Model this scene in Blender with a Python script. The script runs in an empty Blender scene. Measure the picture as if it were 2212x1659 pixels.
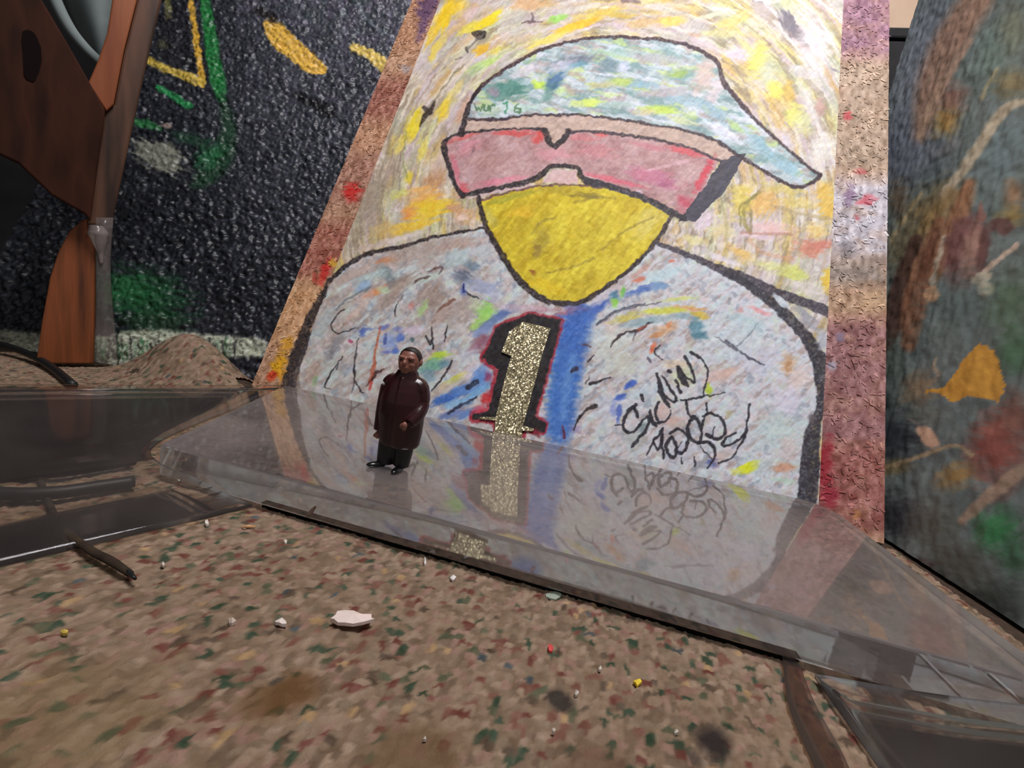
import bpy, bmesh, math, random
import numpy as np
from mathutils import Matrix, Vector

C = bpy.context.scene.collection
random.seed(7)
RNG = np.random.default_rng(11)
S = 0.06                                   # one modelling unit is 6 cm
# ------------------------------------------------------------------ camera
F, PITCH, ROLL, YAW, LEAN, D0, H = 911.58, -0.14107647, 0.16473477, 0.19740183, 0.405991, 3.84284513, 1.23
CR, SR, CP, SP = math.cos(ROLL), math.sin(ROLL), math.cos(PITCH), math.sin(PITCH)
CY, SY = math.cos(YAW), math.sin(YAW)
def rot(x, y, z): return Vector((x*CY - y*SY, x*SY + y*CY, z))
cam_d = bpy.data.cameras.new('camera')
cam = bpy.data.objects.new('camera', cam_d); C.objects.link(cam)
R = rot(CR, -SR*SP, SR*CP); Uv = rot(-SR, -CR*SP, CR*CP); Fw = rot(0, CP, SP)
cam.matrix_world = Matrix(((R.x, Uv.x, -Fw.x, 0), (R.y, Uv.y, -Fw.y, 0), (R.z, Uv.z, -Fw.z, H*S), (0, 0, 0, 1)))
cam_d.sensor_width = 36; cam_d.lens = 36*F/2212; cam_d.clip_start = 0.004; cam_d.clip_end = 50
bpy.context.scene.camera = cam
# ------------------------------------------------------------------ light
w = bpy.data.worlds.new('world'); bpy.context.scene.world = w; w.use_nodes = True
bg = w.node_tree.nodes['Background']; bg.inputs[0].default_value = (0.95, 0.92, 0.92, 1); bg.inputs[1].default_value = 0.16
def area(name, loc, target, size, power, col):
    d = bpy.data.lights.new(name, 'AREA'); d.shape = 'DISK'; d.size = size; d.energy = power; d.color = col
    o = bpy.data.objects.new(name, d); C.objects.link(o)
    o.location = Vector(loc); o.rotation_euler = (Vector(target) - Vector(loc)).to_track_quat('-Z', 'Y').to_euler()
    return o
area('ceiling_lamp', (0.10, 0.04, 0.80), (0.0, 0.22, 0.06), 0.28, 5.8, (1.0, 0.96, 0.97))
vs = bpy.context.scene.view_settings
bpy.context.scene.display_settings.display_device = 'sRGB'
vs.view_transform = 'Standard'; vs.look = 'None'; vs.exposure = 0.0; vs.gamma = 1.0; vs.use_curve_mapping = False
bpy.context.scene.cycles.use_denoising = True
# ------------------------------------------------------------------ measuring helpers
CAM = np.array([0, 0, H]); TOP = H - 1
def ray(px, py):
    dx, dy = px-1106, py-829.5
    a = dx*CR + dy*SR; b = dx*SR - dy*CR
    return np.array(rot(a, F*CP - b*SP, F*SP + b*CP))
def hit(px, py, P, n):
    r = ray(px, py); n = np.array(n, float)
    return CAM + r*(((np.array(P, float)-CAM) @ n)/(r @ n))
def onz(px, py, z=0.0): return hit(px, py, (0, 0, z), (0, 0, 1))
def projv(P):
    d = P - CAM
    x = d[..., 0]*CY + d[..., 1]*SY; y = -d[..., 0]*SY + d[..., 1]*CY; z = d[..., 2]
    fw = y*CP + z*SP; b = -y*SP + z*CP
    a = x/fw*F; b = b/fw*F
    return 1106 + a*CR + b*SR, 829.5 + a*SR - b*CR
# ------------------------------------------------------------------ object helpers
WL = {}
def tag(o, label=None, cat=None, group=None, kind=None):
    if label: o['label'] = label
    if cat: o['category'] = cat
    if group: o['group'] = group
    if kind: o['kind'] = kind
    return o
def empty(name, loc):
    o = bpy.data.objects.new(name, None); C.objects.link(o); o.empty_display_size = 0.01
    o.location = Vector([float(c)*S for c in loc]); WL[o.name] = np.array(loc, float)
    return o
def put(o, parent, loc):
    C.objects.link(o)
    if parent is not None:
        o.parent = parent; WL[o.name] = WL[parent.name]
    else:
        o.location = Vector([float(c)*S for c in loc]); WL[o.name] = np.array(loc, float)
    return o
def origin(V, parent):
    if parent is not None: return WL[parent.name]
    V = np.asarray(V, float); m = V.mean(0); m[2] = V[:, 2].min(); return m
def mk(name, V, faces, mat, parent=None, smooth=False, bevel=0, solid=0):
    V = np.asarray(V, float); o0 = origin(V, parent)
    me = bpy.data.meshes.new(name); me.from_pydata(((V-o0)*S).tolist(), [], [list(map(int, f)) for f in faces]); me.update()
    bm = bmesh.new(); bm.from_mesh(me); bmesh.ops.recalc_face_normals(bm, faces=bm.faces); bm.to_mesh(me); bm.free()
    if smooth: me.polygons.foreach_set('use_smooth', [True]*len(me.polygons))
    me.materials.append(mat)
    o = put(bpy.data.objects.new(name, me), parent, o0)
    if solid: m = o.modifiers.new('solid', 'SOLIDIFY'); m.thickness = solid*S; m.offset = 0
    if bevel: m = o.modifiers.new('bevel', 'BEVEL'); m.width = bevel*S; m.segments = 2; m.limit_method = 'ANGLE'
    return o
def prism(name, front, depth, mat, parent=None, bevel=0):
    front = np.asarray(front, float); n = len(front); d = np.asarray(depth, float)
    V = np.vstack([front, front+d])
    fs = [list(range(n)), list(range(2*n-1, n-1, -1))] + [[i, (i+1) % n, n+(i+1) % n, n+i] for i in range(n)]
    return mk(name, V, fs, mat, parent, bevel=bevel)
def catmull(P, k=6):
    P = np.asarray(P, float); Q = np.vstack([2*P[0]-P[1], P, 2*P[-1]-P[-2]]); out = []
    for i in range(1, len(Q)-2):
        for t in np.linspace(0, 1, k, endpoint=False):
            a, b, c, d = Q[i-1], Q[i], Q[i+1], Q[i+2]
            out.append(.5*((2*b)+(c-a)*t+(2*a-5*b+4*c-d)*t*t+(3*b-a-3*c+d)*t**3))
    out.append(P[-1]); return np.array(out)
def tube_geo(P, rad, seg=10):
    P = np.asarray(P, float); n = len(P); rad = np.broadcast_to(np.asarray(rad, float), (n,)) if np.ndim(rad) == 0 else np.interp(np.linspace(0, 1, n), np.linspace(0, 1, len(rad)), rad)
    V, Fc = [], []
    for i in range(n):
        t = P[min(i+1, n-1)] - P[max(i-1, 0)]; t /= np.linalg.norm(t)
        a = np.cross(t, [0, 0, 1.0]) if abs(t[2]) < .95 else np.cross(t, [1.0, 0, 0]); a /= np.linalg.norm(a); b = np.cross(t, a)
        for k in range(seg):
            q = 2*math.pi*k/seg; V.append(P[i] + rad[i]*(a*math.cos(q)+b*math.sin(q)))
    for i in range(n-1):
        for k in range(seg): Fc.append([i*seg+k, i*seg+(k+1) % seg, (i+1)*seg+(k+1) % seg, (i+1)*seg+k])
    Fc.append(list(range(seg))); Fc.append(list(range((n-1)*seg, n*seg)))
    return V, Fc
def tube(name, P, rad, mat, parent=None, seg=10, k=6):
    V, Fc = tube_geo(catmull(P, k), rad, seg); return mk(name, V, Fc, mat, parent, smooth=True)
# ------------------------------------------------------------------ material helpers
def lin(c):
    c = np.asarray(c, float)/255; return np.where(c <= .04045, c/12.92, ((c+.055)/1.055)**2.4)
def rgba(c, k=1.0): return tuple(np.clip(lin(c)*k, 0, .92)) + (1,)
def new_mat(name, rough=.6, spec=.5, metal=0):
    m = bpy.data.materials.new(name); m.use_nodes = True
    b = m.node_tree.nodes['Principled BSDF']
    b.inputs['Roughness'].default_value = rough; b.inputs['Specular IOR Level'].default_value = spec; b.inputs['Metallic'].default_value = metal
    return m, m.node_tree.nodes, m.node_tree.links, b
def bump(N, L, b, scale, strength, dist=.0006, detail=4, kind='noise'):
    tc = N.new('ShaderNodeTexCoord')
    t = N.new('ShaderNodeTexNoise' if kind == 'noise' else 'ShaderNodeTexVoronoi'); t.inputs['Scale'].default_value = scale
    if kind == 'noise': t.inputs['Detail'].default_value = detail
    L.new(tc.outputs['Object'], t.inputs['Vector'])
    bp = N.new('ShaderNodeBump'); bp.inputs['Strength'].default_value = strength; bp.inputs['Distance'].default_value = dist
    L.new(t.outputs[0], bp.inputs['Height']); L.new(bp.outputs[0], b.inputs['Normal'])
    return t
def mat_attr(name, rough=.7, spec=.3, bs=900, bst=.25, bd=.0004):
    m, N, L, b = new_mat(name, rough, spec)
    a = N.new('ShaderNodeAttribute'); a.attribute_name = 'paint'; L.new(a.outputs['Color'], b.inputs['Base Color'])
    bump(N, L, b, bs, bst, bd); return m
def mat_noise(name, cols, scale, rough=.6, spec=.4, stretch=(1, 1, 1), bst=.2, bd=.0005, detail=6):
    m, N, L, b = new_mat(name, rough, spec)
    tc = N.new('ShaderNodeTexCoord'); mp = N.new('ShaderNodeMapping'); mp.inputs['Scale'].default_value = stretch
    t = N.new('ShaderNodeTexNoise'); t.inputs['Scale'].default_value = scale; t.inputs['Detail'].default_value = detail
    L.new(tc.outputs['Object'], mp.inputs[0]); L.new(mp.outputs[0], t.inputs['Vector'])
    r = N.new('ShaderNodeValToRGB'); e = r.color_ramp.elements
    pos = np.linspace(.3, .7, len(cols))
    while len(e) < len(cols): e.new(.5)
    for i, c in enumerate(cols): e[i].position = pos[i]; e[i].color = rgba(c)
    L.new(t.outputs[0], r.inputs[0]); L.new(r.outputs[0], b.inputs['Base Color'])
    bp = N.new('ShaderNodeBump'); bp.inputs['Strength'].default_value = bst; bp.inputs['Distance'].default_value = bd
    L.new(t.outputs[0], bp.inputs['Height']); L.new(bp.outputs[0], b.inputs['Normal'])
    return m
def mat_plain(name, c, rough=.5, spec=.5, bs=0, bst=.2, bd=.0004):
    m, N, L, b = new_mat(name, rough, spec); b.inputs['Base Color'].default_value = rgba(c)
    if bs: bump(N, L, b, bs, bst, bd)
    return m
def mat_clear(name, thin, dust=.06, tint=(.93, .94, .93), rough=.03, ior=1.3):
    m = bpy.data.materials.new(name); m.use_nodes = True; N, L = m.node_tree.nodes, m.node_tree.links
    N.remove(N['Principled BSDF']); out = N['Material Output']
    tc = N.new('ShaderNodeTexCoord'); nz = N.new('ShaderNodeTexNoise'); nz.inputs['Scale'].default_value = 35; nz.inputs['Detail'].default_value = 5
    L.new(tc.outputs['Object'], nz.inputs['Vector'])
    bp = N.new('ShaderNodeBump'); bp.inputs['Strength'].default_value = .03; bp.inputs['Distance'].default_value = .0006; L.new(nz.outputs[0], bp.inputs['Height'])
    if thin:
        gl = N.new('ShaderNodeBsdfGlossy'); gl.inputs['Roughness'].default_value = rough; tr = N.new('ShaderNodeBsdfTransparent'); tr.inputs[0].default_value = (*tint, 1)
        fr = N.new('ShaderNodeFresnel'); fr.inputs['IOR'].default_value = ior; L.new(bp.outputs[0], fr.inputs['Normal']); L.new(bp.outputs[0], gl.inputs['Normal'])
        g = N.new('ShaderNodeMixShader'); L.new(fr.outputs[0], g.inputs[0]); L.new(tr.outputs[0], g.inputs[1]); L.new(gl.outputs[0], g.inputs[2])
    else:
        g = N.new('ShaderNodeBsdfGlass'); g.inputs['IOR'].default_value = 1.62; g.inputs['Roughness'].default_value = rough; g.inputs['Color'].default_value = (*tint, 1)
        L.new(bp.outputs[0], g.inputs['Normal'])
        ct = N.new('ShaderNodeBsdfGlossy'); ct.inputs['Roughness'].default_value = rough*1.5; L.new(bp.outputs[0], ct.inputs['Normal'])
        fr = N.new('ShaderNodeFresnel'); fr.inputs['IOR'].default_value = 2.1; L.new(bp.outputs[0], fr.inputs['Normal'])
        ge = N.new('ShaderNodeNewGeometry'); fc = N.new('ShaderNodeMath'); fc.operation = 'SUBTRACT'; fc.inputs[0].default_value = 1; L.new(ge.outputs['Backfacing'], fc.inputs[1])
        fm = N.new('ShaderNodeMath'); fm.operation = 'MULTIPLY'; L.new(fr.outputs[0], fm.inputs[0]); L.new(fc.outputs[0], fm.inputs[1])
        g0 = g; g = N.new('ShaderNodeMixShader'); L.new(fm.outputs[0], g.inputs[0]); L.new(g0.outputs[0], g.inputs[1]); L.new(ct.outputs[0], g.inputs[2])
    df = N.new('ShaderNodeBsdfDiffuse'); df.inputs[0].default_value = (.56, .47, .45, 1)
    rr = N.new('ShaderNodeMapRange'); rr.inputs['From Min'].default_value = .3; rr.inputs['From Max'].default_value = .75
    rr.inputs['To Min'].default_value = dust*.5; rr.inputs['To Max'].default_value = dust*1.6; L.new(nz.outputs[0], rr.inputs['Value'])
    mx = N.new('ShaderNodeMixShader'); L.new(rr.outputs[0], mx.inputs[0]); L.new(g.outputs[0], mx.inputs[1]); L.new(df.outputs[0], mx.inputs[2])
    L.new(mx.outputs[0], out.inputs['Surface']); return m
# ------------------------------------------------------------------ pigment on a plane (flat artworks)
TAB = RNG.random((256, 256))
def vnoise(x, y, seed=0):
    x = x + seed*17.31; y = y + seed*7.77
    xi = np.floor(x).astype(int); yi = np.floor(y).astype(int); fx = x-xi; fy = y-yi
    fx = fx*fx*(3-2*fx); fy = fy*fy*(3-2*fy); g = lambda a, b: TAB[a & 255, b & 255]
    return (g(xi, yi)*(1-fx)+g(xi+1, yi)*fx)*(1-fy) + (g(xi, yi+1)*(1-fx)+g(xi+1, yi+1)*fx)*fy
def fbm(x, y, seed=0, o=3):
    s = 0; a = .5; t = 0
    for i in range(o): s = s + a*vnoise(x*2**i, y*2**i, seed+i*3); t += a; a *= .5
    return s/t
class Art:
    """A flat panel whose pigment is laid down stroke by stroke; strokes are measured in the photograph and carried onto the panel."""
    def __init__(s, O, U, V, w, h, nx, ny, base):
        s.O, s.U, s.V = np.array(O, float), np.array(U, float), np.array(V, float); s.n = np.cross(s.U, s.V)
        s.n = s.n/np.linalg.norm(s.n); s.Mi = np.linalg.pinv(np.column_stack([s.U, s.V])); s.w, s.h, s.nx, s.ny = w, h, nx, ny
        s.uu, s.vv = np.meshgrid(np.linspace(0, w, nx), np.linspace(0, h, ny))
        s.P = s.O + s.uu[..., None]*s.U + s.vv[..., None]*s.V
        s.X, s.Y = projv(s.P)
        s.x, s.y = s.X + (fbm(s.X/9, s.Y/9, 1)-.5)*7, s.Y + (fbm(s.X/9, s.Y/9, 5)-.5)*7     # crayon wobble
        s.col = np.empty((ny, nx, 3)); s.col[:] = base
    def box(s, x0, y0, x1, y1):
        us, vs_ = [], []
        for a, b in ((x0, y0), (x1, y0), (x0, y1), (x1, y1)):
            q = s.Mi @ (hit(a, b, s.O, s.n) - s.O); us.append(q[0]); vs_.append(q[1])
        i0 = int(max(0, min(us)/s.w*(s.nx-1)-1)); i1 = int(min(s.nx, max(us)/s.w*(s.nx-1)+2))
        j0 = int(max(0, min(vs_)/s.h*(s.ny-1)-1)); j1 = int(min(s.ny, max(vs_)/s.h*(s.ny-1)+2))
        return (slice(j0, max(j0, j1)), slice(i0, max(i0, i1)))
    def mix(s, b, c, a): s.col[b] += (np.array(c, float)-s.col[b])*a[..., None]
    def blob(s, x, y, rx, ry, ang, c, a=.8, soft=.65, streak=.7):
        m = max(rx, ry)*1.3+6; b = s.box(x-m, y-m, x+m, y+m); X, Y = s.x[b]-x, s.y[b]-y
        if X.size == 0: return
        q = math.radians(ang); p = X*math.cos(q)+Y*math.sin(q); r = -X*math.sin(q)+Y*math.cos(q)
        nz = vnoise(p/22+x, r/4.5+y, 2)
        d = np.hypot(p/rx, r/ry) + (nz-.5)*streak
        s.mix(b, c, np.clip((1.15-d)/soft, 0, 1)*a)
    def stroke(s, pts, wd, c, a=1.0, soft=1.6, smooth=True, rough=.35):
        pts = np.asarray(pts, float); n = len(pts); wd = np.broadcast_to(np.asarray(wd, float), (n,)) if np.ndim(wd) == 0 else np.asarray(wd, float)
        Q = np.column_stack([pts, wd]) if len(wd) == n else np.column_stack([pts, np.interp(np.linspace(0, 1, n), np.linspace(0, 1, len(wd)), wd)])
        if smooth and n > 2: Q = catmull(Q, 5)
        m = np.zeros((s.ny, s.nx), np.float32); lo, hi = Q[:, :2].min(0), Q[:, :2].max(0); W = Q[:, 2].max()+4
        B = s.box(lo[0]-W, lo[1]-W, hi[0]+W, hi[1]+W)
        for A, D in zip(Q[:-1], Q[1:]):
            W = max(A[2], D[2])/2+5
            b = s.box(min(A[0], D[0])-W, min(A[1], D[1])-W, max(A[0], D[0])+W, max(A[1], D[1])+W)
            X, Y = s.x[b], s.y[b]
            if X.size == 0: continue
            e = D[:2]-A[:2]; t = np.clip(((X-A[0])*e[0]+(Y-A[1])*e[1])/max(e @ e, 1e-6), 0, 1)
            d = np.hypot(X-A[0]-t*e[0], Y-A[1]-t*e[1]); r = (A[2]+(D[2]-A[2])*t)/2
            m[b] = np.maximum(m[b], np.clip((r-d)/soft+.5, 0, 1))
        k = 1-rough*np.clip(vnoise(s.X[B]/3.5, s.Y[B]/3.5, 9)*1.6-.6, 0, 1)
        s.mix(B, c, m[B]*k*a)
    def inside(s, pts):
        pts = np.asarray(pts, float); lo, hi = pts.min(0), pts.max(0); b = s.box(lo[0]-3, lo[1]-3, hi[0]+3, hi[1]+3)
        X, Y = s.x[b], s.y[b]; r = np.zeros(X.shape, bool)
        for (x0, y0), (x1, y1) in zip(pts, np.roll(pts, -1, 0)):
            if y0 == y1: continue
            r ^= ((Y < y0) != (Y < y1)) & (X < (x1-x0)*(Y-y0)/(y1-y0)+x0)
        return b, r
    def poly(s, pts, c, a=1.0): b, r = s.inside(pts); s.mix(b, c, r*a)
    def tint(s, pts, fn): b, r = s.inside(pts); s.col[b] = np.where(r[..., None], fn(s.col[b], s.x[b], s.y[b]), s.col[b])
    def build(s, name, mat, parent=None, disp=None, k=1.0, ceil=.9):
        P = s.P if disp is None else s.P + disp[..., None]*s.n
        P = P.reshape(-1, 3); o0 = origin(P, parent); nx, ny = s.nx, s.ny
        me = bpy.data.meshes.new(name); me.vertices.add(nx*ny); me.vertices.foreach_set('co', ((P-o0)*S).astype(np.float32).ravel())
        i = (np.arange(ny-1)[:, None]*nx + np.arange(nx-1)[None]).ravel()
        q = np.stack([i, i+1, i+1+nx, i+nx], 1).astype(np.int32); nf = len(q)
        me.loops.add(nf*4); me.loops.foreach_set('vertex_index', q.ravel())
        me.polygons.add(nf); me.polygons.foreach_set('loop_start', np.arange(0, nf*4, 4, dtype=np.int32))
        me.polygons.foreach_set('use_smooth', np.ones(nf, bool)); me.update(calc_edges=True)
        at = me.color_attributes.new('paint', 'FLOAT_COLOR', 'POINT')
        c = np.clip(lin(np.clip(s.col, 0, 255))*k, 0, ceil).reshape(-1, 3)
        at.data.foreach_set('color', np.column_stack([c, np.ones(len(c))]).astype(np.float32).ravel())
        me.materials.append(mat)
        return put(bpy.data.objects.new(name, me), parent, o0)
def paint_attr(o, cols):
    at = o.data.color_attributes.new('paint', 'FLOAT_COLOR', 'POINT')
    at.data.foreach_set('color', np.column_stack([cols, np.ones(len(cols))]).astype(np.float32).ravel())
# ================================================================== STRUCTURE
m_dark = mat_noise('dark_wall_paint', [(22, 22, 24), (38, 37, 38)], 20, .8, .2)
m_under = mat_noise('carpet_backing', [(58, 48, 41), (80, 66, 56)], 400, .95, .1)
def mound(x, y): return .55*np.exp(-((x+4.24)/.60)**2 - ((y-3.66)/.34)**2)
gx, gy = np.meshgrid(np.linspace(-11, 8, 96), np.linspace(-4, 11, 76))
gz = mound(gx, gy) - .014
fl = [[j*96+i, j*96+i+1, (j+1)*96+i+1, (j+1)*96+i] for j in range(75) for i in range(95)]
tag(mk('floor', np.stack([gx, gy, gz], -1).reshape(-1, 3), fl, m_under, smooth=True), 'dark carpet backing under the speckled brown carpet loops', kind='structure')
tag(prism('wall_back', [(-11, 10, -.2), (8, 10, -.2), (8, 10, 22), (-11, 10, 22)], (0, .4, 0), m_dark), 'dark wall behind the leaning paintings', kind='structure')
tag(prism('wall_left', [(-10.6, -4, -.2), (-10.6, 10, -.2), (-10.6, 10, 22), (-10.6, -4, 22)], (-.4, 0, 0), m_dark), 'dark wall in shade beyond the wooden frame', kind='structure')
# ================================================================== CARPET
LSP = .030                                  # loop spacing
gx, gy = np.meshgrid(np.arange(-6.4, 2.72, .0112), np.arange(.48, 4.0, .0112)); ny, nx = gx.shape
wx = gx + (fbm(gx*20, gy*20, 2, 2)-.5)*.034; wy = gy + (fbm(gx*20, gy*20, 9, 2)-.5)*.034
pal = np.array([(146, 124, 104), (132, 112, 93), (158, 136, 116), (122, 103, 86), (154, 124, 110), (140, 122, 102), (62, 78, 62), (92, 94, 74), (112, 68, 60), (126, 88, 76), (92, 78, 66), (176, 146, 108), (76, 84, 88)], float)
TC = RNG.choice(len(pal), (257, 257), p=[.20, .17, .15, .11, .09, .08, .045, .03, .045, .03, .03, .015, .005]); TJ = RNG.random((4, 257, 257))
ci, cj = np.floor(wx/LSP).astype(int), np.floor(wy/LSP).astype(int); best = np.full(gx.shape, 9.0); bi = np.zeros(gx.shape, int); bj = bi.copy()
for di in (-1, 0, 1):
    for dj in (-1, 0, 1):
        i, j = (ci+di) % 257, (cj+dj) % 257
        px_ = (ci+di+.2+.6*TJ[0, i, j])*LSP; py_ = (cj+dj+.2+.6*TJ[1, i, j]+.5*(i % 2))*LSP; q = TJ[2, i, j]*1.6+.2
        ex, ey = wx-px_, wy-py_; p_ = ex*np.cos(q)+ey*np.sin(q); r_ = -ex*np.sin(q)+ey*np.cos(q)
        d = np.hypot(p_*.75, r_*1.3)/LSP*(.85+.4*TJ[3, i, j]); m = d < best; best = np.where(m, d, best); bi = np.where(m, i, bi); bj = np.where(m, j, bj)
pc = pal[TC[bi, bj]] + (TJ[3, bi, bj]-.5)[..., None]*16; mean = np.array((136, 114, 96))
k = np.clip(1.15-best*.75, .25, 1)[..., None]; pc = mean*(1-k)+pc*k
pc += ((fbm(gx*60, gy*60, 3, 2)-.5)*26)[..., None] + ((fbm(gx*1.2, gy*1.2, 6, 3)-.5)*20)[..., None] - (np.clip(best-.55, 0, 1)*26)[..., None]
def stain(px, py, r, c, a):
    q = onz(px, py); d = np.hypot(gx-q[0], gy-q[1]) + (fbm(gx*9, gy*9, 4)-.5)*r; k = (np.clip((r-d)/(r*.5), 0, 1)*a)[..., None]; pc[:] = pc*(1-k) + np.array(c)*k
stain(1530, 1610, .085, (48, 42, 40), .95); stain(1210, 1516, .055, (58, 52, 48), .9); stain(1500, 1640, .05, (60, 52, 48), .6)
stain(625, 1505, .10, (92, 60, 32), .7); stain(575, 1525, .1, (96, 70, 42), .5); stain(60, 1600, .35, (118, 98, 66), .4); stain(900, 1640, .16, (100, 78, 54), .6); stain(1280, 1655, .14, (96, 72, 56), .5)
hz = mound(gx, gy) + np.clip(1-best, 0, 1)**.8*.020 + (fbm(gx*45, gy*45, 8, 2)-.5)*.012 - .006 + (fbm(gx*3, gy*3, 5)-.5)*.02
keep = np.where((gx > -3.63) & (gx < 2.44), gy < 3.64, np.where(gx >= 2.44, gy < -9, gy < 3.70+(gx+5.43)*.207))
idx = np.arange(nx*ny).reshape(ny, nx); kq = keep[:-1, :-1] & keep[1:, :-1] & keep[:-1, 1:] & keep[1:, 1:]
q = np.stack([idx[:-1, :-1][kq], idx[:-1, 1:][kq], idx[1:, 1:][kq], idx[1:, :-1][kq]], 1); used = np.unique(q); rem = np.zeros(nx*ny, int); rem[used] = np.arange(len(used)); q = rem[q].astype(np.int32)
V = np.stack([gx, gy, hz], -1).reshape(-1, 3)[used]
me = bpy.data.meshes.new('carpet_pile'); me.vertices.add(len(V)); me.vertices.foreach_set('co', (V*S).astype(np.float32).ravel())
me.loops.add(q.size); me.loops.foreach_set('vertex_index', q.ravel()); me.polygons.add(len(q)); me.polygons.foreach_set('loop_start', np.arange(0, q.size, 4, dtype=np.int32))
me.polygons.foreach_set('use_smooth', np.ones(len(q), bool)); me.update(calc_edges=True)
m_pile = mat_attr('carpet_yarn', .95, .1, 2200, .6, .0004); me.materials.append(m_pile)
pile = put(bpy.data.objects.new('carpet_pile', me), None, (0, 0, 0)); paint_attr(pile, np.clip(lin(np.clip(pc, 0, 255))*.92, 0, .9).reshape(-1, 3)[used])
tag(pile, 'speckled brown loop pile carpet with green and maroon flecks', 'carpet', kind='stuff')
# ================================================================== BLACK PAINTED CANVAS (behind, left)
sl, cl = math.sin(LEAN), math.cos(LEAN)
blk = empty('graffiti_canvas', (-5.6, 4.25, 0))
tag(blk, 'black gritty painted canvas with green and yellow marks leaning at the back left', 'painting')
ba = math.radians(11.7); bU = np.array([math.cos(ba), math.sin(ba), 0]); bH = np.array([-math.sin(ba), math.cos(ba), 0]); bV = bH*sl + np.array([0, 0, cl]); bSh = -.26; bV0 = bV; bV = bV0 + bU*0; bO = np.array([-5.43, 3.80, 0]) - bU*1.9
A = Art(bO, bU, bV, 4.8, 7.4, 340, 480, (27, 29, 36))
g = fbm(A.X/60, A.Y/60, 3, 4); A.col += ((g-.5)*26)[..., None]
gr = np.clip((600-A.Y)/700, 0, 1)*np.clip((A.X-380)/250, 0, 1); A.col += (gr*(26+40*fbm(A.X/25, A.Y/25, 8)))[..., None]*np.array([1, .98, 1.06]) + ((fbm(A.X/16, A.Y/16, 14)-.5)*gr*30)[..., None]*np.array([1, .3, .9])
gl = fbm(A.X/7, A.Y/7, 21, 2); A.col += (np.clip(gl-.6, 0, 1)*150)[..., None]*np.array([.9, .95, 1])
G, G2, Y, Y2 = (36, 112, 62), (34, 74, 46), (222, 174, 62), (206, 178, 76)
A.stroke([(436, -30), (446, 20), (455, 80), (462, 130), (472, 180), (478, 210)], [20, 24, 28, 30, 30, 18], (34, 122, 58), .95, 6)
A.stroke([(478, 210), (492, 260), (490, 310), (474, 350), (440, 385), (420, 400)], [14, 26, 40, 50, 40, 16], G2, .7, 16)
A.blob(455, 335, 42, 30, -30, (42, 108, 66), .75, .7); A.blob(405, 300, 50, 18, 15, (34, 84, 52), .5, .8)
A.stroke([(344, 190), (370, 205), (395, 222), (412, 228)], [12, 14, 16, 10], (42, 140, 78), .95, 3)
A.stroke([(290, 262), (320, 270), (345, 278)], [16, 18, 10], (40, 120, 62), .85, 6)
A.blob(345, 338, 62, 30, 28, (122, 124, 112), .95, .35); A.blob(360, 272, 12, 8, 30, (150, 130, 120), .8)
A.stroke([(412, 5), (418, 40), (424, 90), (432, 140), (436, 180)], [13, 12, 14, 13, 18], Y, .95, 3)
A.stroke([(318, 128), (338, 140), (366, 150), (400, 164), (434, 178)], [16, 14, 16, 18, 22], Y2, .95, 4)
A.blob(350, 96, 14, 16, 20, (90, 92, 62), .7); A.stroke([(362, 5), (364, 38)], [14, 12], (120, 118, 66), .8, 4)
A.poly([(330, 30), (405, 10), (420, 150), (345, 130)], (24, 22, 26), .35)
A.stroke([(585, 52), (604, 80), (640, 112), (672, 138), (694, 150)], [30, 48, 44, 40, 24], (224, 178, 74), 1, 4)
A.stroke([(765, 102), (800, 118), (842, 152)], [18, 24, 32], (214, 186, 96), 1, 4)
A.stroke([(560, 25), (590, 40)], [20, 22], (22, 18, 20), .9, 6)
A.stroke([(765, -10), (800, 50), (860, 85)], [3, 5, 6], (120, 128, 138), .7, 2); A.stroke([(640, 205), (700, 235), (720, 250)], [14, 24, 12], (12, 12, 15), .9, 8)
A.blob(300, 640, 120, 62, 12, (30, 84, 48), .85, .7); A.blob(270, 620, 60, 30, 10, (40, 110, 62), .5, .7); A.blob(330, 700, 90, 30, 0, (34, 62, 40), .7, .7)
A.stroke([(-50, 750), (200, 762), (330, 742), (560, 752)], [80, 74, 60, 40], (186, 190, 168), .95, 8, rough=.6); A.stroke([(255, 700), (254, 800)], 6, (24, 26, 26), .9)
for i in range(34):
    x = 210+i*9; A.stroke([(x, 738+random.uniform(-10, 14)), (x+random.uniform(-3, 3), 775)], 4, random.choice([(40, 96, 56), (24, 26, 26), (110, 140, 112)]), .8)
dsp = (fbm(A.uu/.06, A.vv/.06, 31, 2)-.5)*.055 + (vnoise(A.uu/.028, A.vv/.028, 33)-.5)*.03
m_blk = mat_attr('gritty_glossy_paint', .42, .45, 700, .35, .0006)
A.build('painted_surface', m_blk, blk, disp=dsp, k=1.15)
m_rawwood = mat_noise('raw_board_edge', [(120, 112, 96), (150, 140, 120)], 60)
bn = np.cross(bU, bV); prism('backing_board', [bO-bn*.04, bO+bU*4.8-bn*.04, bO+bU*4.8+bV*7.4-bn*.04, bO+bV*7.4-bn*.04], -bn*.14, m_rawwood, blk)
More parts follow.
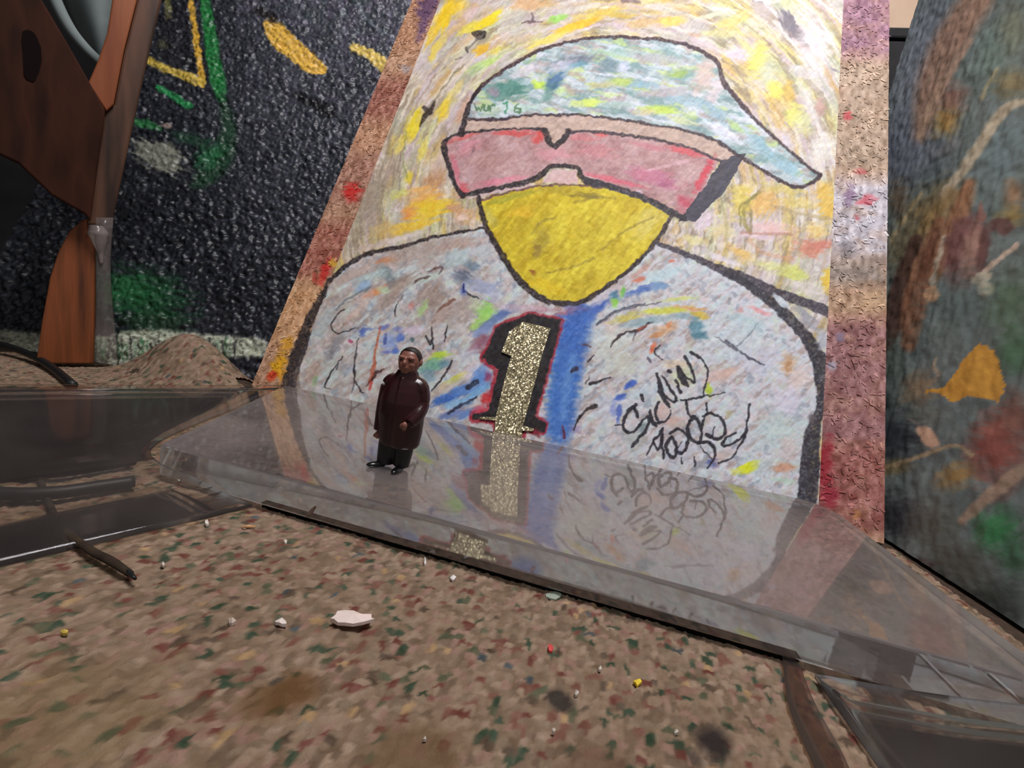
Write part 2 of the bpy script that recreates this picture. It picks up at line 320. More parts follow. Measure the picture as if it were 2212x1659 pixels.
# ================================================================== MAIN PAINTING
nrm = np.array([0, -cl, sl]); O0 = np.array([0, D0, TOP])
def pl(X, v, off=0): return O0 + np.array([X, 0, 0]) + v*np.array([0, sl, cl]) + nrm*off
VB, VT = -.245, 6.15
pic = empty('framed_painting', pl(-.55, VB))
tag(pic, 'bright painting of a capped figure with pink shades and yellow mask on chipboard', 'painting')
m_board = mat_noise('chipboard', [(150, 112, 84), (186, 146, 112)], 90, .75, .3, bst=.5)
prism('backing_board', [pl(-3.58, VB-.01, -.02), pl(2.41, VB-.01, -.02), pl(2.42, VT+.1, -.02), pl(-3.53, VT+.1, -.02)], -nrm*.2, m_board, pic)
A = Art(pl(-3.13, VB), (1, 0, 0), (0, sl, cl), 5.07, VT-VB, 730, 880, (214, 200, 190))
X, Yp = A.x, A.y
rx = np.clip((X-700)/1100, 0, 1)[..., None]
A.col[:] = np.array((180, 164, 140))*(1-rx) + np.array((214, 208, 206))*rx
r = np.hypot(X-1320, Yp-460); th = np.arctan2(Yp-460, X-1320)
n1 = fbm(r/13, th*5, 1); n2 = fbm(r/26, th*4, 7); n3 = fbm(r/9, th*8, 13); n4 = fbm(r/40, th*3, 17)
def lay(mask, c, a): A.col[:] += (np.array(c, float)-A.col)*(np.clip(mask, 0, 1)*a)[..., None]
lay((n1-.5)*5, (236, 226, 214), .6); lay((.44-n1)*6, (168, 146, 140), .5)
n5 = fbm(r/7, th*9, 29); n6 = fbm(X/60, Yp/60, 31)
lay((n2-.55)*7, (214, 190, 96), .62); lay((n4-.54)*6, (192, 200, 138), .6); lay((n3-.57)*8, (196, 176, 186), .7); lay((.40-n3)*8, (134, 118, 100), .6); lay((.41-n5)*8, (156, 138, 116), .6); n7 = fbm(r/17, th*7, 47); lay((n7-.6)*8, (206, 166, 96), .5); lay((.38-n7)*8, (168, 170, 150), .6); lay((n5-.62)*7, (232, 222, 206), .6); lay((n6-.55)*5, (206, 198, 206), .5)
YL, YD, LM, TP, BR = (230, 194, 34), (218, 170, 40), (206, 222, 120), (172, 150, 136), (186, 132, 88)
for b in [(962, 35, 50, 17, -62, YL, .95), (985, 20, 34, 16, -40, (222, 186, 50), .8), (935, 75, 40, 12, -62, (222, 186, 60), .8), (1052, 47, 48, 12, -33, (232, 208, 40), .95), (1012, 62, 26, 10, -30, (224, 208, 70), .8), (1018, 30, 22, 12, -50, (206, 180, 176), .8),
          (940, 112, 30, 10, -62, (228, 204, 70), .7), (955, 95, 30, 8, -60, (214, 196, 110), .7), (1040, 110, 22, 11, -30, YD, .85), (1075, 110, 26, 8, -22, (224, 208, 80), .7), (1048, 140, 44, 9, -28, (188, 218, 120), .85), (1030, 152, 26, 10, -30, (170, 190, 150), .6),
          (962, 235, 36, 12, -58, (230, 200, 60), .9), (985, 195, 30, 9, -50, (226, 206, 120), .6), (893, 270, 42, 17, -62, (228, 208, 50), .9), (868, 310, 26, 10, -62, (220, 200, 90), .7), (912, 330, 34, 9, -65, (230, 210, 100), .7), (884, 384, 14, 8, -80, (226, 206, 60), .8), (865, 420, 24, 8, -15, (206, 206, 110), .7),
          (1000, 240, 40, 12, -65, (196, 150, 126), .7), (940, 390, 30, 22, -60, BR, .75), (950, 350, 40, 18, -62, (206, 178, 166), .7), (918, 428, 46, 26, -10, (238, 176, 96), .8), (886, 462, 26, 14, -20, (232, 146, 80), .85), (930, 455, 60, 26, -12, (236, 196, 50), .9), (890, 492, 60, 14, -14, (232, 190, 60), .85), (985, 450, 22, 14, 10, (200, 150, 110), .8), (1006, 470, 28, 18, 0, (206, 160, 120), .7), (1000, 472, 12, 10, 0, (226, 200, 190), .8),
          (800, 420, 30, 70, 25, (150, 132, 116), .6), (780, 480, 26, 60, 22, (162, 146, 132), .6), (830, 500, 40, 20, -15, (206, 176, 120), .6), (850, 520, 60, 8, -14, (222, 206, 200), .7), (800, 535, 40, 8, -16, (196, 176, 166), .7),
          (1140, 10, 40, 16, -10, (206, 164, 120), .8), (1150, 44, 20, 22, 0, (186, 168, 170), .7), (1205, 42, 22, 9, -22, (150, 206, 100), .9), (1245, 56, 54, 10, -16, (232, 184, 50), .95), (1225, 66, 30, 7, -16, (240, 196, 60), .8), (1180, 90, 50, 9, -20, (232, 216, 100), .8), (1300, 30, 60, 10, -8, (218, 190, 80), .8), (1340, 36, 40, 8, 0, (206, 176, 70), .7), (1250, 22, 60, 7, -14, (206, 200, 190), .8),
          (1400, 50, 60, 12, -6, (206, 172, 110), .7), (1455, 46, 32, 12, -8, (228, 200, 96), .8), (1430, 15, 60, 8, -6, (212, 200, 190), .8), (1580, 50, 44, 16, -20, (214, 204, 120), .7), (1540, 35, 40, 8, -14, (222, 226, 200), .7), (1560, 75, 60, 8, 4, (214, 210, 150), .7), (1500, 78, 14, 6, 0, (190, 150, 130), .6),
          (1704, 52, 32, 17, 62, (122, 116, 126), .95, .4), (1728, 86, 26, 13, 50, (132, 124, 134), .85), (1637, 128, 24, 44, 10, (220, 216, 110), .85), (1610, 100, 30, 12, 40, (216, 210, 140), .7), (1674, 195, 26, 22, 30, (228, 226, 110), .85), (1660, 160, 24, 30, 0, (206, 214, 180), .6), (1702, 200, 12, 30, 5, (218, 184, 96), .7), (1714, 250, 20, 30, 20, (226, 224, 124), .8), (1770, 236, 11, 22, -8, (192, 154, 146), .85), (1735, 268, 20, 30, -10, (220, 222, 160), .6), (1760, 110, 40, 70, 0, (228, 224, 228), .6), (1730, 160, 40, 16, 10, (206, 200, 210), .7), (1690, 300, 40, 12, 40, (216, 206, 220), .6), (1590, 120, 26, 20, 40, (214, 204, 224), .8), (1640, 3, 40, 8, 0, (244, 236, 228), .8), (1560, 22, 30, 5, 0, (230, 224, 214), .8),
          (1780, 320, 30, 40, 0, (226, 224, 216), .7), (1785, 440, 24, 46, -10, (226, 186, 84), .85), (1650, 440, 40, 36, -60, (228, 182, 104), .85), (1600, 440, 24, 40, 10, (224, 204, 96), .8), (1680, 410, 60, 12, 10, (214, 196, 110), .7), (1720, 440, 46, 14, 10, (218, 200, 120), .7), (1664, 494, 50, 14, 4, (234, 196, 196), .85), (1640, 514, 50, 7, 2, (230, 206, 220), .8), (1745, 540, 34, 24, 20, (206, 132, 110), .85), (1775, 530, 26, 12, 0, (206, 120, 106), .8), (1760, 498, 30, 18, 0, (232, 202, 130), .8), (1600, 550, 36, 14, 30, (230, 190, 110), .85), (1560, 500, 30, 20, 10, (222, 206, 150), .7), (1500, 520, 30, 12, 15, (228, 222, 160), .7), (1520, 480, 26, 16, -50, (222, 206, 220), .8), (1560, 560, 50, 8, 22, (228, 218, 230), .8), (1710, 592, 34, 16, 10, (210, 216, 120), .85), (1660, 575, 40, 12, 10, (222, 224, 150), .7), (1785, 608, 12, 26, 0, (228, 190, 70), .9), (1740, 625, 40, 14, 18, (222, 212, 214), .7), (1800, 565, 14, 24, 0, (216, 196, 206), .7)]: A.blob(*b)
for p, wd, c, a in [([(1640, 418), (1612, 440), (1606, 475), (1618, 505)], 9, (150, 140, 74), .7), ([(1632, 424), (1598, 450), (1600, 490)], 5, (132, 124, 72), .7), ([(1622, 455), (1620, 500)], 6, (120, 110, 70), .6), ([(1666, 446), (1720, 462), (1790, 474)], 8, (176, 158, 120), .7), ([(1600, 504), (1660, 506), (1710, 508)], 6, (186, 140, 130), .7), ([(1560, 440), (1570, 500), (1565, 520)], 7, (170, 160, 110), .5), ([(1740, 470), (1730, 520), (1715, 550)], 9, (170, 158, 128), .6), ([(1618, 520), (1650, 548), (1712, 560)], 8, (206, 160, 130), .6),
                    ([(1128, 52), (1146, 48), (1172, 51)], [2, 5, 1], (96, 70, 72), .9), ([(1149, 30), (1151, 46)], [3, 6], (90, 76, 84), .8), ([(1342, 3), (1380, 7)], 6, (120, 100, 100), .8), ([(1625, 6), (1645, 8)], 5, (140, 130, 140), .8), ([(940, 165), (912, 210), (890, 250)], 4, (160, 136, 126), .7), ([(990, 150), (955, 195), (925, 235)], 4, (120, 112, 84), .6), ([(878, 285), (872, 350), (880, 385)], 3, (120, 130, 84), .6),
                    ([(1022, 72), (1036, 78), (1048, 72)], [8, 20, 6], (54, 46, 44), .95), ([(1036, 82), (1020, 98), (1008, 108)], [8, 5, 9], (110, 100, 98), .8), ([(1007, 105), (1010, 114)], 4, (60, 54, 54), .8), ([(984, 130), (1000, 126)], 3, (120, 96, 90), .7), ([(940, 222), (930, 240), (918, 252), (908, 276)], [6, 9, 12, 3], (58, 48, 40), .95), ([(918, 236), (928, 246)], [10, 12], (60, 50, 42), .9), ([(1645, 80), (1662, 98)], [2, 5], (150, 120, 110), .8), ([(1795, 150), (1810, 158)], 4, (120, 110, 130), .7)]: A.stroke(p, wd, c, a, 3)
# ---- shirt
shirt = [(1045, 494), (936, 514), (864, 535), (801, 548), (760, 568), (733, 589), (708, 611), (695, 639), (674, 681), (654, 738), (636, 790), (600, 900), (600, 1150), (1735, 1180), (1745, 960), (1762, 850), (1758, 773), (1734, 727), (1693, 675), (1639, 632), (1571, 591), (1500, 560), (1417, 526), (1229, 640)]
def shirt_fn(c, x, y):
    k = np.clip((x-700)/900, 0, 1)[..., None]; b = np.array((182, 174, 170))*(1-k)+np.array((204, 204, 214))*k
    p = x*.80-y*.6; q = x*.6+y*.80; a1 = fbm(p/30, q/9, 3); a2 = fbm(q/24, p/10, 8); a3 = fbm(p/13, q/13, 19)
    for m_, cc, al in (((a1-.54)*6, (196, 214, 218), .7), ((.44-a1)*7, (160, 140, 132), .6), ((a2-.6)*6, (214, 196, 198), .6), ((a3-.62)*7, (196, 208, 190), .5), ((.39-a3)*8, (140, 150, 164), .55)):
        b = b + (np.array(cc)-b)*(np.clip(m_, 0, 1)*al)[..., None]
    return b
A.tint(shirt, shirt_fn)
for b in [(900, 545, 110, 26, -12, (172, 156, 148), .8), (985, 530, 60, 16, -8, (176, 152, 142), .7), (835, 562, 26, 8, -16, (196, 136, 100), .8), (770, 590, 46, 10, -32, (190, 168, 158), .7), (837, 596, 24, 20, 40, (124, 138, 142), .9), (800, 600, 50, 12, -22, (176, 196, 198), .8), (785, 620, 22, 8, -28, (150, 178, 206), .8), (850, 614, 40, 8, -30, (118, 120, 124), .7), (870, 615, 50, 16, -32, (160, 140, 128), .7), (838, 650, 44, 12, -42, (158, 138, 128), .75), (806, 634, 34, 7, -28, (208, 152, 124), .85), (816, 632, 12, 6, -15, (216, 150, 100), .9), (829, 629, 14, 9, 0, (186, 206, 170), .8), (775, 670, 40, 10, -50, (206, 178, 166), .7),
          (1000, 598, 26, 22, 30, (104, 112, 130), .95), (1020, 578, 18, 16, 0, (120, 138, 154), .9), (985, 560, 40, 22, -30, (176, 194, 198), .8), (1040, 550, 24, 20, 0, (186, 196, 202), .7), (1045, 620, 40, 16, 10, (158, 166, 194), .85), (1062, 640, 20, 18, 60, (176, 182, 208), .7), (1002, 628, 8, 14, 0, (96, 116, 186), .9), (940, 640, 34, 34, -60, (150, 128, 116), .75), (925, 600, 30, 10, -20, (190, 206, 196), .8), (960, 680, 60, 16, -34, (168, 146, 138), .75), (915, 668, 9, 22, 25, (166, 200, 130), .8), (889, 663, 8, 8, 0, (206, 130, 126), .6), (1000, 670, 50, 26, -30, (172, 158, 152), .7), (1052, 676, 26, 26, 30, (152, 210, 104), .95), (1036, 698, 26, 12, -30, (164, 208, 110), .85), (1030, 660, 20, 18, 0, (190, 204, 170), .6),
          (1090, 676, 34, 11, -28, (92, 116, 170), .9), (1060, 700, 34, 10, -30, (104, 124, 176), .85), (1040, 716, 26, 12, -30, (130, 146, 190), .85), (1040, 740, 30, 14, -30, (140, 92, 110), .85), (1024, 755, 26, 10, -35, (150, 104, 124), .7), (1070, 735, 20, 16, -40, (112, 76, 112), .8), (1050, 770, 12, 20, 0, (140, 50, 66), .8),
          (785, 718, 8, 14, 15, (88, 110, 176), .9), (800, 712, 14, 4, -10, (110, 128, 186), .8), (828, 709, 12, 5, -20, (96, 112, 178), .8), (860, 712, 14, 5, -5, (120, 132, 186), .8), (842, 740, 20, 22, 10, (140, 160, 208), .85), (832, 734, 4, 14, 5, (70, 86, 150), .8), (865, 728, 9, 12, 0, (92, 118, 190), .9), (855, 758, 9, 10, 0, (84, 112, 190), .9), (838, 762, 14, 4, 0, (110, 120, 190), .8), (890, 735, 6, 8, 0, (60, 90, 96), .8), (895, 715, 26, 12, -10, (206, 186, 206), .7), (758, 738, 5, 5, 0, (176, 80, 110), .9), (726, 748, 11, 40, 38, (140, 138, 144), .85), (712, 770, 8, 20, 38, (130, 130, 136), .6), (714, 800, 20, 26, 30, (176, 190, 186), .7), (680, 800, 14, 40, 28, (176, 150, 136), .6), (700, 700, 16, 40, 32, (168, 184, 186), .6), (682, 825, 7, 14, 20, (130, 160, 110), .7),
          (948, 770, 24, 11, -15, (180, 206, 70), .95), (935, 790, 36, 14, -20, (110, 164, 140), .9), (925, 810, 20, 16, 0, (120, 150, 164), .8), (960, 787, 18, 10, -20, (106, 140, 160), .8), (995, 813, 20, 9, -25, (224, 220, 60), .95), (980, 822, 26, 8, -25, (190, 196, 120), .8), (1030, 800, 40, 20, -30, (206, 194, 206), .7), (1010, 770, 26, 16, -20, (196, 200, 210), .7), (840, 840, 12, 24, 20, (96, 146, 200), .9), (1000, 845, 60, 14, -26, (90, 130, 196), .95), (1040, 815, 26, 26, -40, (96, 140, 206), .9), (960, 862, 34, 14, -20, (64, 104, 178), .95), (1000, 868, 40, 12, -20, (130, 178, 220), .9), (1036, 845, 30, 9, -24, (120, 170, 216), .85), (975, 895, 40, 12, -20, (100, 120, 176), .8), (1010, 895, 30, 10, -25, (92, 130, 196), .8), (1055, 815, 10, 14, 10, (140, 60, 100), .8), (960, 835, 16, 8, -20, (206, 170, 130), .6),
          (1244, 690, 38, 44, 15, (70, 104, 184), .95), (1230, 740, 34, 62, 10, (60, 100, 180), .98), (1218, 810, 36, 62, 5, (72, 122, 190), .98), (1212, 870, 36, 54, 2, (80, 130, 196), .98), (1206, 920, 32, 30, 0, (96, 142, 200), .95), (1212, 830, 8, 24, 8, (130, 166, 214), .7), (1168, 895, 12, 9, 20, (206, 206, 226), .8), (1285, 668, 40, 12, -34, (74, 104, 180), .95), (1270, 690, 26, 10, -40, (88, 118, 186), .9), (1235, 672, 34, 10, -10, (160, 100, 120), .8), (1160, 668, 50, 8, 5, (176, 130, 140), .8), (1240, 930, 18, 10, 0, (150, 120, 160), .6), (1215, 935, 6, 12, 0, (120, 36, 50), .8), (1120, 665, 50, 10, 0, (206, 190, 200), .7), (1300, 645, 30, 10, -30, (206, 196, 206), .7),
          (1329, 640, 12, 14, -30, (70, 120, 150), .85), (1345, 632, 7, 14, 15, (120, 196, 90), .9), (1328, 657, 9, 12, 0, (140, 204, 80), .9), (1385, 628, 36, 10, -18, (92, 122, 186), .95), (1425, 618, 22, 11, -5, (122, 156, 196), .9), (1430, 595, 50, 14, -15, (190, 214, 222), .85), (1379, 606, 14, 7, -25, (206, 120, 96), .85), (1449, 566, 9, 4, 0, (216, 120, 96), .9), (1380, 590, 30, 6, -35, (196, 150, 136), .7), (1465, 648, 40, 6, -8, (206, 214, 120), .85), (1440, 672, 70, 8, -3, (204, 206, 84), .95), (1510, 682, 24, 7, 12, (214, 186, 70), .9), (1490, 667, 40, 5, 8, (216, 150, 100), .8), (1350, 690, 40, 9, -14, (206, 196, 90), .8), (1395, 695, 50, 10, -12, (140, 168, 176), .85), (1470, 684, 40, 7, 0, (140, 166, 176), .85), (1503, 705, 16, 24, -20, (96, 140, 156), .9), (1512, 728, 18, 10, 0, (84, 130, 148), .85), (1430, 716, 34, 16, -20, (206, 170, 136), .85), (1420, 724, 18, 6, -20, (190, 130, 84), .8), (1445, 702, 12, 8, -60, (212, 140, 96), .8), (1410, 752, 6, 18, 25, (216, 116, 80), .95), (1636, 672, 26, 8, 20, (222, 160, 166), .85), (1600, 670, 8, 6, 0, (214, 160, 160), .7), (1590, 690, 30, 10, 0, (180, 204, 212), .8), (1620, 705, 30, 14, 0, (184, 206, 212), .8), (1575, 650, 5, 10, 10, (140, 140, 150), .7),
          (1330, 745, 60, 30, -20, (206, 214, 204), .6), (1345, 790, 46, 26, -10, (200, 206, 190), .6), (1320, 715, 26, 14, -20, (214, 200, 190), .7), (1290, 730, 24, 20, 0, (196, 210, 214), .7), (1700, 786, 20, 26, 10, (206, 176, 146), .9), (1702, 795, 8, 18, 10, (186, 142, 104), .8), (1725, 815, 26, 30, 0, (218, 200, 196), .8), (1580, 740, 60, 40, 0, (200, 214, 222), .6), (1640, 780, 50, 40, 0, (206, 208, 226), .6), (1555, 810, 40, 16, -20, (212, 180, 170), .8), (1530, 840, 8, 20, -8, (186, 206, 70), .95), (1470, 790, 40, 10, 5, (214, 190, 160), .7), (1475, 815, 30, 20, 0, (206, 214, 170), .7), (1380, 850, 50, 16, -10, (196, 212, 222), .7), (1320, 880, 40, 30, 0, (200, 206, 222), .6), (1430, 890, 30, 20, -30, (206, 178, 170), .7), (1450, 915, 26, 14, -20, (196, 156, 146), .7), (1575, 895, 12, 8, 0, (190, 186, 150), .7), (1680, 930, 60, 50, 0, (190, 212, 212), .7), (1665, 1005, 60, 20, 0, (196, 210, 210), .6), (1614, 1009, 28, 12, -25, (216, 224, 44), .98), (1585, 1018, 14, 7, -10, (210, 214, 110), .7), (1690, 1010, 26, 14, 0, (206, 150, 120), .8), (1700, 970, 22, 30, 0, (206, 190, 190), .7), (1535, 998, 18, 12, -15, (84, 96, 160), .85), (1560, 985, 30, 14, -20, (206, 180, 170), .6), (1370, 950, 30, 30, -30, (170, 180, 180), .6), (1385, 925, 16, 12, -30, (120, 136, 140), .8), (1690, 1038, 26, 8, 10, (190, 214, 200), .8),
          (1340, 858, 16, 7, -20, (74, 102, 184), .95), (1362, 832, 16, 8, -30, (66, 98, 184), .95), (1337, 895, 6, 24, 5, (84, 108, 186), .9), (1325, 885, 8, 18, 0, (130, 146, 206), .7), (1700, 870, 30, 30, 0, (212, 206, 226), .7), (1460, 980, 40, 30, 0, (190, 186, 200), .5), (700, 900, 60, 60, 0, (190, 186, 188), .5), (860, 920, 60, 40, 0, (196, 186, 196), .5), (750, 960, 50, 40, 0, (196, 196, 186), .5)]: A.blob(*b)
A.stroke([(1254, 690), (1238, 760), (1222, 830), (1214, 900), (1208, 940)], [52, 56, 58, 58, 46], (66, 110, 188), .85, 22); A.stroke([(1238, 770), (1226, 830), (1216, 900)], [14, 20, 16], (112, 156, 214), .6, 10)
BK, BK2 = (44, 38, 42), (66, 64, 78)
for p, wd, c, a in [([(1395, 656), (1341, 668), (1304, 690), (1290, 702)], [2, 4, 4, 6], (70, 80, 96), .9), ([(1428, 654), (1380, 662), (1341, 672), (1300, 694)], [2, 3, 3, 4], (86, 84, 96), .85), ([(1319, 749), (1332, 730), (1350, 720), (1385, 712), (1396, 702), (1410, 697)], [4, 5, 6, 5, 4, 2], (60, 50, 54), .95), ([(1372, 715), (1368, 734)], [4, 2], (80, 66, 70), .8), ([(1380, 712), (1394, 706)], [8, 6], (160, 84, 70), .8), ([(1425, 747), (1415, 756), (1416, 766), (1432, 778)], [3, 4, 4, 2], BK, .95), ([(1400, 775), (1408, 785)], [7, 3], (80, 66, 84), .8),
                    ([(1544, 727), (1575, 748), (1600, 764)], [2, 4, 3], (110, 110, 120), .9), ([(1600, 762), (1618, 774), (1650, 789)], [4, 6, 3], (74, 76, 90), .95), ([(1568, 738), (1590, 754)], [6, 5], (90, 92, 106), .9), ([(1636, 702), (1612, 730), (1590, 751)], [2, 3, 3], (120, 130, 140), .8), ([(1258, 745), (1275, 749)], [2, 5], (96, 70, 76), .9), ([(1281, 768), (1272, 781)], [3, 7], BK, .95), ([(1247, 795), (1234, 804)], [9, 8], (50, 46, 66), .95), ([(1275, 829), (1320, 817)], [8, 2], BK, .95), ([(1273, 815), (1264, 828)], [3, 3], (70, 64, 74), .8),
                    ([(744, 668), (728, 682), (719, 696), (719, 710), (730, 720), (752, 716), (775, 708)], [3, 3, 3.5, 3.5, 3.5, 3, 1], BK, .95), ([(742, 770), (722, 798), (708, 822), (702, 838), (716, 842)], [2, 3, 4, 3, 1], BK, .95), ([(733, 786), (729, 800)], [1.5, 3], BK, .8), ([(776, 732), (770, 765), (767, 800), (769, 826), (785, 849)], [1.5, 3, 4, 4, 2], BK, .95), ([(766, 820), (762, 850)], [2, 2], BK, .8), ([(822, 708), (816, 735), (812, 770), (808, 800), (800, 826)], [4, 5, 6, 9, 8], (176, 96, 70), .9), ([(832, 798), (815, 806), (804, 822), (793, 836)], [3, 6, 6, 2], (70, 42, 40), .95), ([(804, 825), (800, 842)], [6, 4], (190, 70, 66), .9),
                    ([(932, 708), (934, 732), (937, 754)], [3, 6, 4], BK, .95), ([(922, 728), (930, 742)], [4, 6], BK, .9), ([(967, 702), (964, 720), (959, 737)], [2, 4, 3], BK, .95), ([(978, 782), (964, 806), (944, 832), (930, 846)], [5, 5, 4, 2], BK, .95), ([(857, 660), (853, 672), (855, 683)], [2, 4, 3], BK, .95), ([(872, 640), (860, 658)], [2, 3], (110, 90, 84), .8), ([(894, 612), (908, 604), (932, 598)], [2, 5, 2], (96, 66, 62), .9), ([(925, 588), (940, 582), (956, 578), (948, 592)], [2, 4, 5, 2], (96, 74, 74), .9), ([(982, 648), (962, 660), (944, 676)], [6, 6, 3], (120, 80, 70), .85), ([(1003, 616), (1003, 632)], [4, 5], (40, 44, 96), .9), ([(1009, 632), (1020, 640), (1034, 647)], [3, 4, 2], (40, 44, 52), .95), ([(800, 622), (770, 636), (745, 652), (725, 672)], [6, 6, 5, 3], (110, 116, 122), .7), ([(1010, 838), (1030, 826)], [12, 10], (40, 44, 60), .9), ([(968, 894), (990, 880), (1030, 860)], [6, 7, 4], (50, 50, 70), .9), ([(1240, 930), (1250, 905), (1264, 888), (1285, 878), (1290, 876)], [4, 5, 6, 8, 3], BK, .95), ([(1217, 920), (1219, 945)], [4, 6], (100, 30, 40), .8)]: A.stroke(p, wd, c, a, 2)
# ---- cap, brow, shades, mask
cap = [(1007, 255), (1016, 224), (1036, 194), (1074, 163), (1129, 129), (1185, 104), (1264, 86), (1332, 82.5), (1380, 85), (1447, 90), (1504, 108), (1548, 136), (1561, 177), (1596, 222), (1649, 279), (1706, 329), (1751, 367), (1770, 380), (1760, 393), (1732, 405), (1706, 402), (1668, 383), (1592, 336), (1548, 307), (1485, 285), (1358, 263), (1264, 251), (1200, 250), (1140, 251), (1074, 260), (1016, 260)]
def cap_fn(c, x, y):
    b = np.empty(c.shape); b[:] = (182, 196, 200); p = x*.97+y*.22; q = -x*.22+y*.97
    a1 = fbm(p/42, q/10, 4); a2 = fbm(p/36, q/12, 11); a3 = fbm(p/30, q/9, 23)
    for m_, cc, al in (((a1-.5)*7, (124, 156, 156), .75), ((.42-a1)*6, (214, 218, 232), .7), ((a2-.6)*8, (196, 214, 130), .6), ((a3-.57)*7, (170, 152, 150), .65), ((.4-a2)*7, (118, 140, 146), .5)): b = b + (np.array(cc)-b)*(np.clip(m_, 0, 1)*al)[..., None]
    return b
A.tint(cap, cap_fn)
for b in [(1100, 195, 60, 22, -8, (86, 136, 126), .95), (1075, 205, 24, 16, 0, (96, 140, 132), .8), (1068, 200, 14, 12, 0, (158, 140, 154), .8), (1165, 185, 10, 20, -70, (196, 224, 90), .98), (1195, 180, 26, 22, -30, (76, 116, 136), .95), (1205, 168, 20, 12, -30, (86, 120, 160), .85), (1185, 208, 14, 18, 0, (110, 150, 142), .8), (1215, 198, 16, 9, 0, (190, 216, 150), .8), (1245, 132, 50, 13, -8, (118, 126, 138), .95), (1250, 142, 26, 8, 0, (110, 160, 172), .8), (1210, 145, 40, 12, -20, (196, 196, 214), .7), (1310, 145, 26, 20, 10, (120, 142, 152), .9), (1330, 115, 60, 12, 0, (160, 190, 180), .7), (1345, 148, 16, 14, 0, (206, 212, 236), .85), (1340, 178, 40, 10, -8, (182, 202, 110), .9), (1300, 185, 30, 8, 0, (186, 176, 130), .7), (1390, 185, 36, 8, 0, (150, 182, 196), .85), (1420, 130, 70, 14, 4, (172, 176, 178), .8), (1480, 160, 40, 12, -6, (130, 160, 156), .85), (1465, 163, 22, 7, -10, (160, 186, 96), .8), (1440, 200, 70, 14, -4, (178, 170, 176), .8), (1520, 165, 24, 44, 10, (206, 186, 178), .85), (1545, 195, 20, 30, 30, (216, 200, 204), .8), (1270, 225, 40, 10, -6, (206, 224, 110), .95), (1330, 228, 40, 9, 0, (176, 196, 190), .8), (1425, 240, 36, 11, 8, (190, 214, 100), .95), (1400, 246, 26, 7, 0, (206, 190, 150), .7), (1470, 262, 40, 8, 14, (206, 218, 170), .8), (1480, 220, 60, 10, 6, (160, 186, 198), .8), (1545, 245, 44, 14, 36, (150, 178, 192), .9), (1590, 278, 26, 9, 38, (176, 206, 140), .85), (1560, 285, 50, 10, 30, (222, 226, 240), .8), (1650, 325, 54, 15, 42, (150, 184, 196), .95), (1700, 365, 40, 14, 36, (156, 190, 204), .9), (1620, 255, 40, 9, 48, (220, 224, 240), .8), (1120, 235, 60, 9, -5, (186, 210, 200), .8), (1050, 240, 40, 9, 0, (196, 206, 190), .7), (1140, 150, 40, 10, -25, (206, 196, 204), .7)]: A.blob(*b)
gw = (84, 122, 84)     # faint green lettering low on the cap
for p in [[(1025, 228), (1030, 242), (1034, 234), (1039, 242), (1044, 229)], [(1047, 230), (1048, 241), (1055, 241), (1056, 229)], [(1059, 242), (1059, 230), (1069, 229)], [(1086, 226), (1097, 222), (1092, 247)], [(1122, 226), (1113, 232), (1112, 242), (1120, 245), (1125, 238), (1114, 237)]]: A.stroke(p, 4, gw if p[0][0] != 1086 else (60, 140, 96), .9, 1.6, smooth=False)
brow = [(1016, 260), (1074, 260), (1140, 251), (1200, 250), (1264, 251), (1358, 263), (1485, 285), (1548, 307), (1592, 336), (1570, 355), (1501, 326), (1421, 304), (1342, 291), (1226, 287), (1199, 319), (1176, 284), (1106, 280), (1038, 285), (996, 291), (1007, 255)]
A.tint(brow, lambda c, x, y: np.array((190, 166, 154)) + ((fbm(x/14, y/6, 6)-.5)*44)[..., None])

lens = [(962, 303), (993, 292), (1038, 285), (1106, 280), (1151, 281), (1176, 284), (1187, 310), (1199, 319), (1212, 310), (1226, 287), (1264, 286), (1332, 292), (1421, 304), (1501, 326), (1552, 350), (1530, 390), (1478, 470), (1447, 456), (1390, 427), (1311, 402), (1265, 396), (1250, 366), (1195, 358), (1176, 373), (1144, 392), (1075, 405), (999, 424), (986, 405), (970, 364), (958, 316)]
A.tint(lens, lambda c, x, y: np.array((184, 147, 148)) + ((fbm(x/40, y/26, 9)-.5)*56)[..., None]*np.array([.7, 1, 1]) + ((fbm(x/10, y/6, 14)-.5)*30)[..., None])
for b in [(1070, 345, 50, 22, -12, (176, 136, 132), .75), (1010, 320, 30, 14, -20, (212, 140, 156), .6), (1110, 290, 60, 7, 0, (206, 84, 84), .8), (1165, 298, 12, 14, 60, (204, 76, 76), .85), (1000, 300, 40, 6, -14, (200, 90, 90), .7), (985, 370, 8, 40, -12, (206, 110, 130), .7), (1000, 410, 14, 16, 0, (204, 90, 100), .8), (1080, 393, 60, 8, -12, (216, 130, 152), .8), (1200, 335, 40, 14, 0, (212, 150, 160), .7), (1290, 330, 50, 18, 6, (196, 132, 138), .8), (1260, 300, 40, 7, 2, (196, 120, 126), .7), (1300, 295, 16, 6, 0, (212, 96, 96), .85), (1480, 328, 50, 9, 16, (206, 96, 104), .9), (1400, 318, 40, 10, 8, (200, 130, 140), .7), (1410, 385, 60, 20, 14, (196, 120, 146), .8), (1440, 395, 18, 14, 0, (170, 100, 130), .7), (1330, 392, 70, 7, 14, (212, 104, 122), .85), (1520, 380, 10, 50, 28, (204, 76, 92), .95), (1480, 440, 22, 18, 30, (196, 84, 104), .85), (1440, 360, 60, 4, -14, (222, 180, 190), .6), (1380, 420, 10, 8, 0, (222, 200, 216), .8), (1022, 325, 4, 12, 20, (130, 96, 104), .8)]: A.blob(*b)
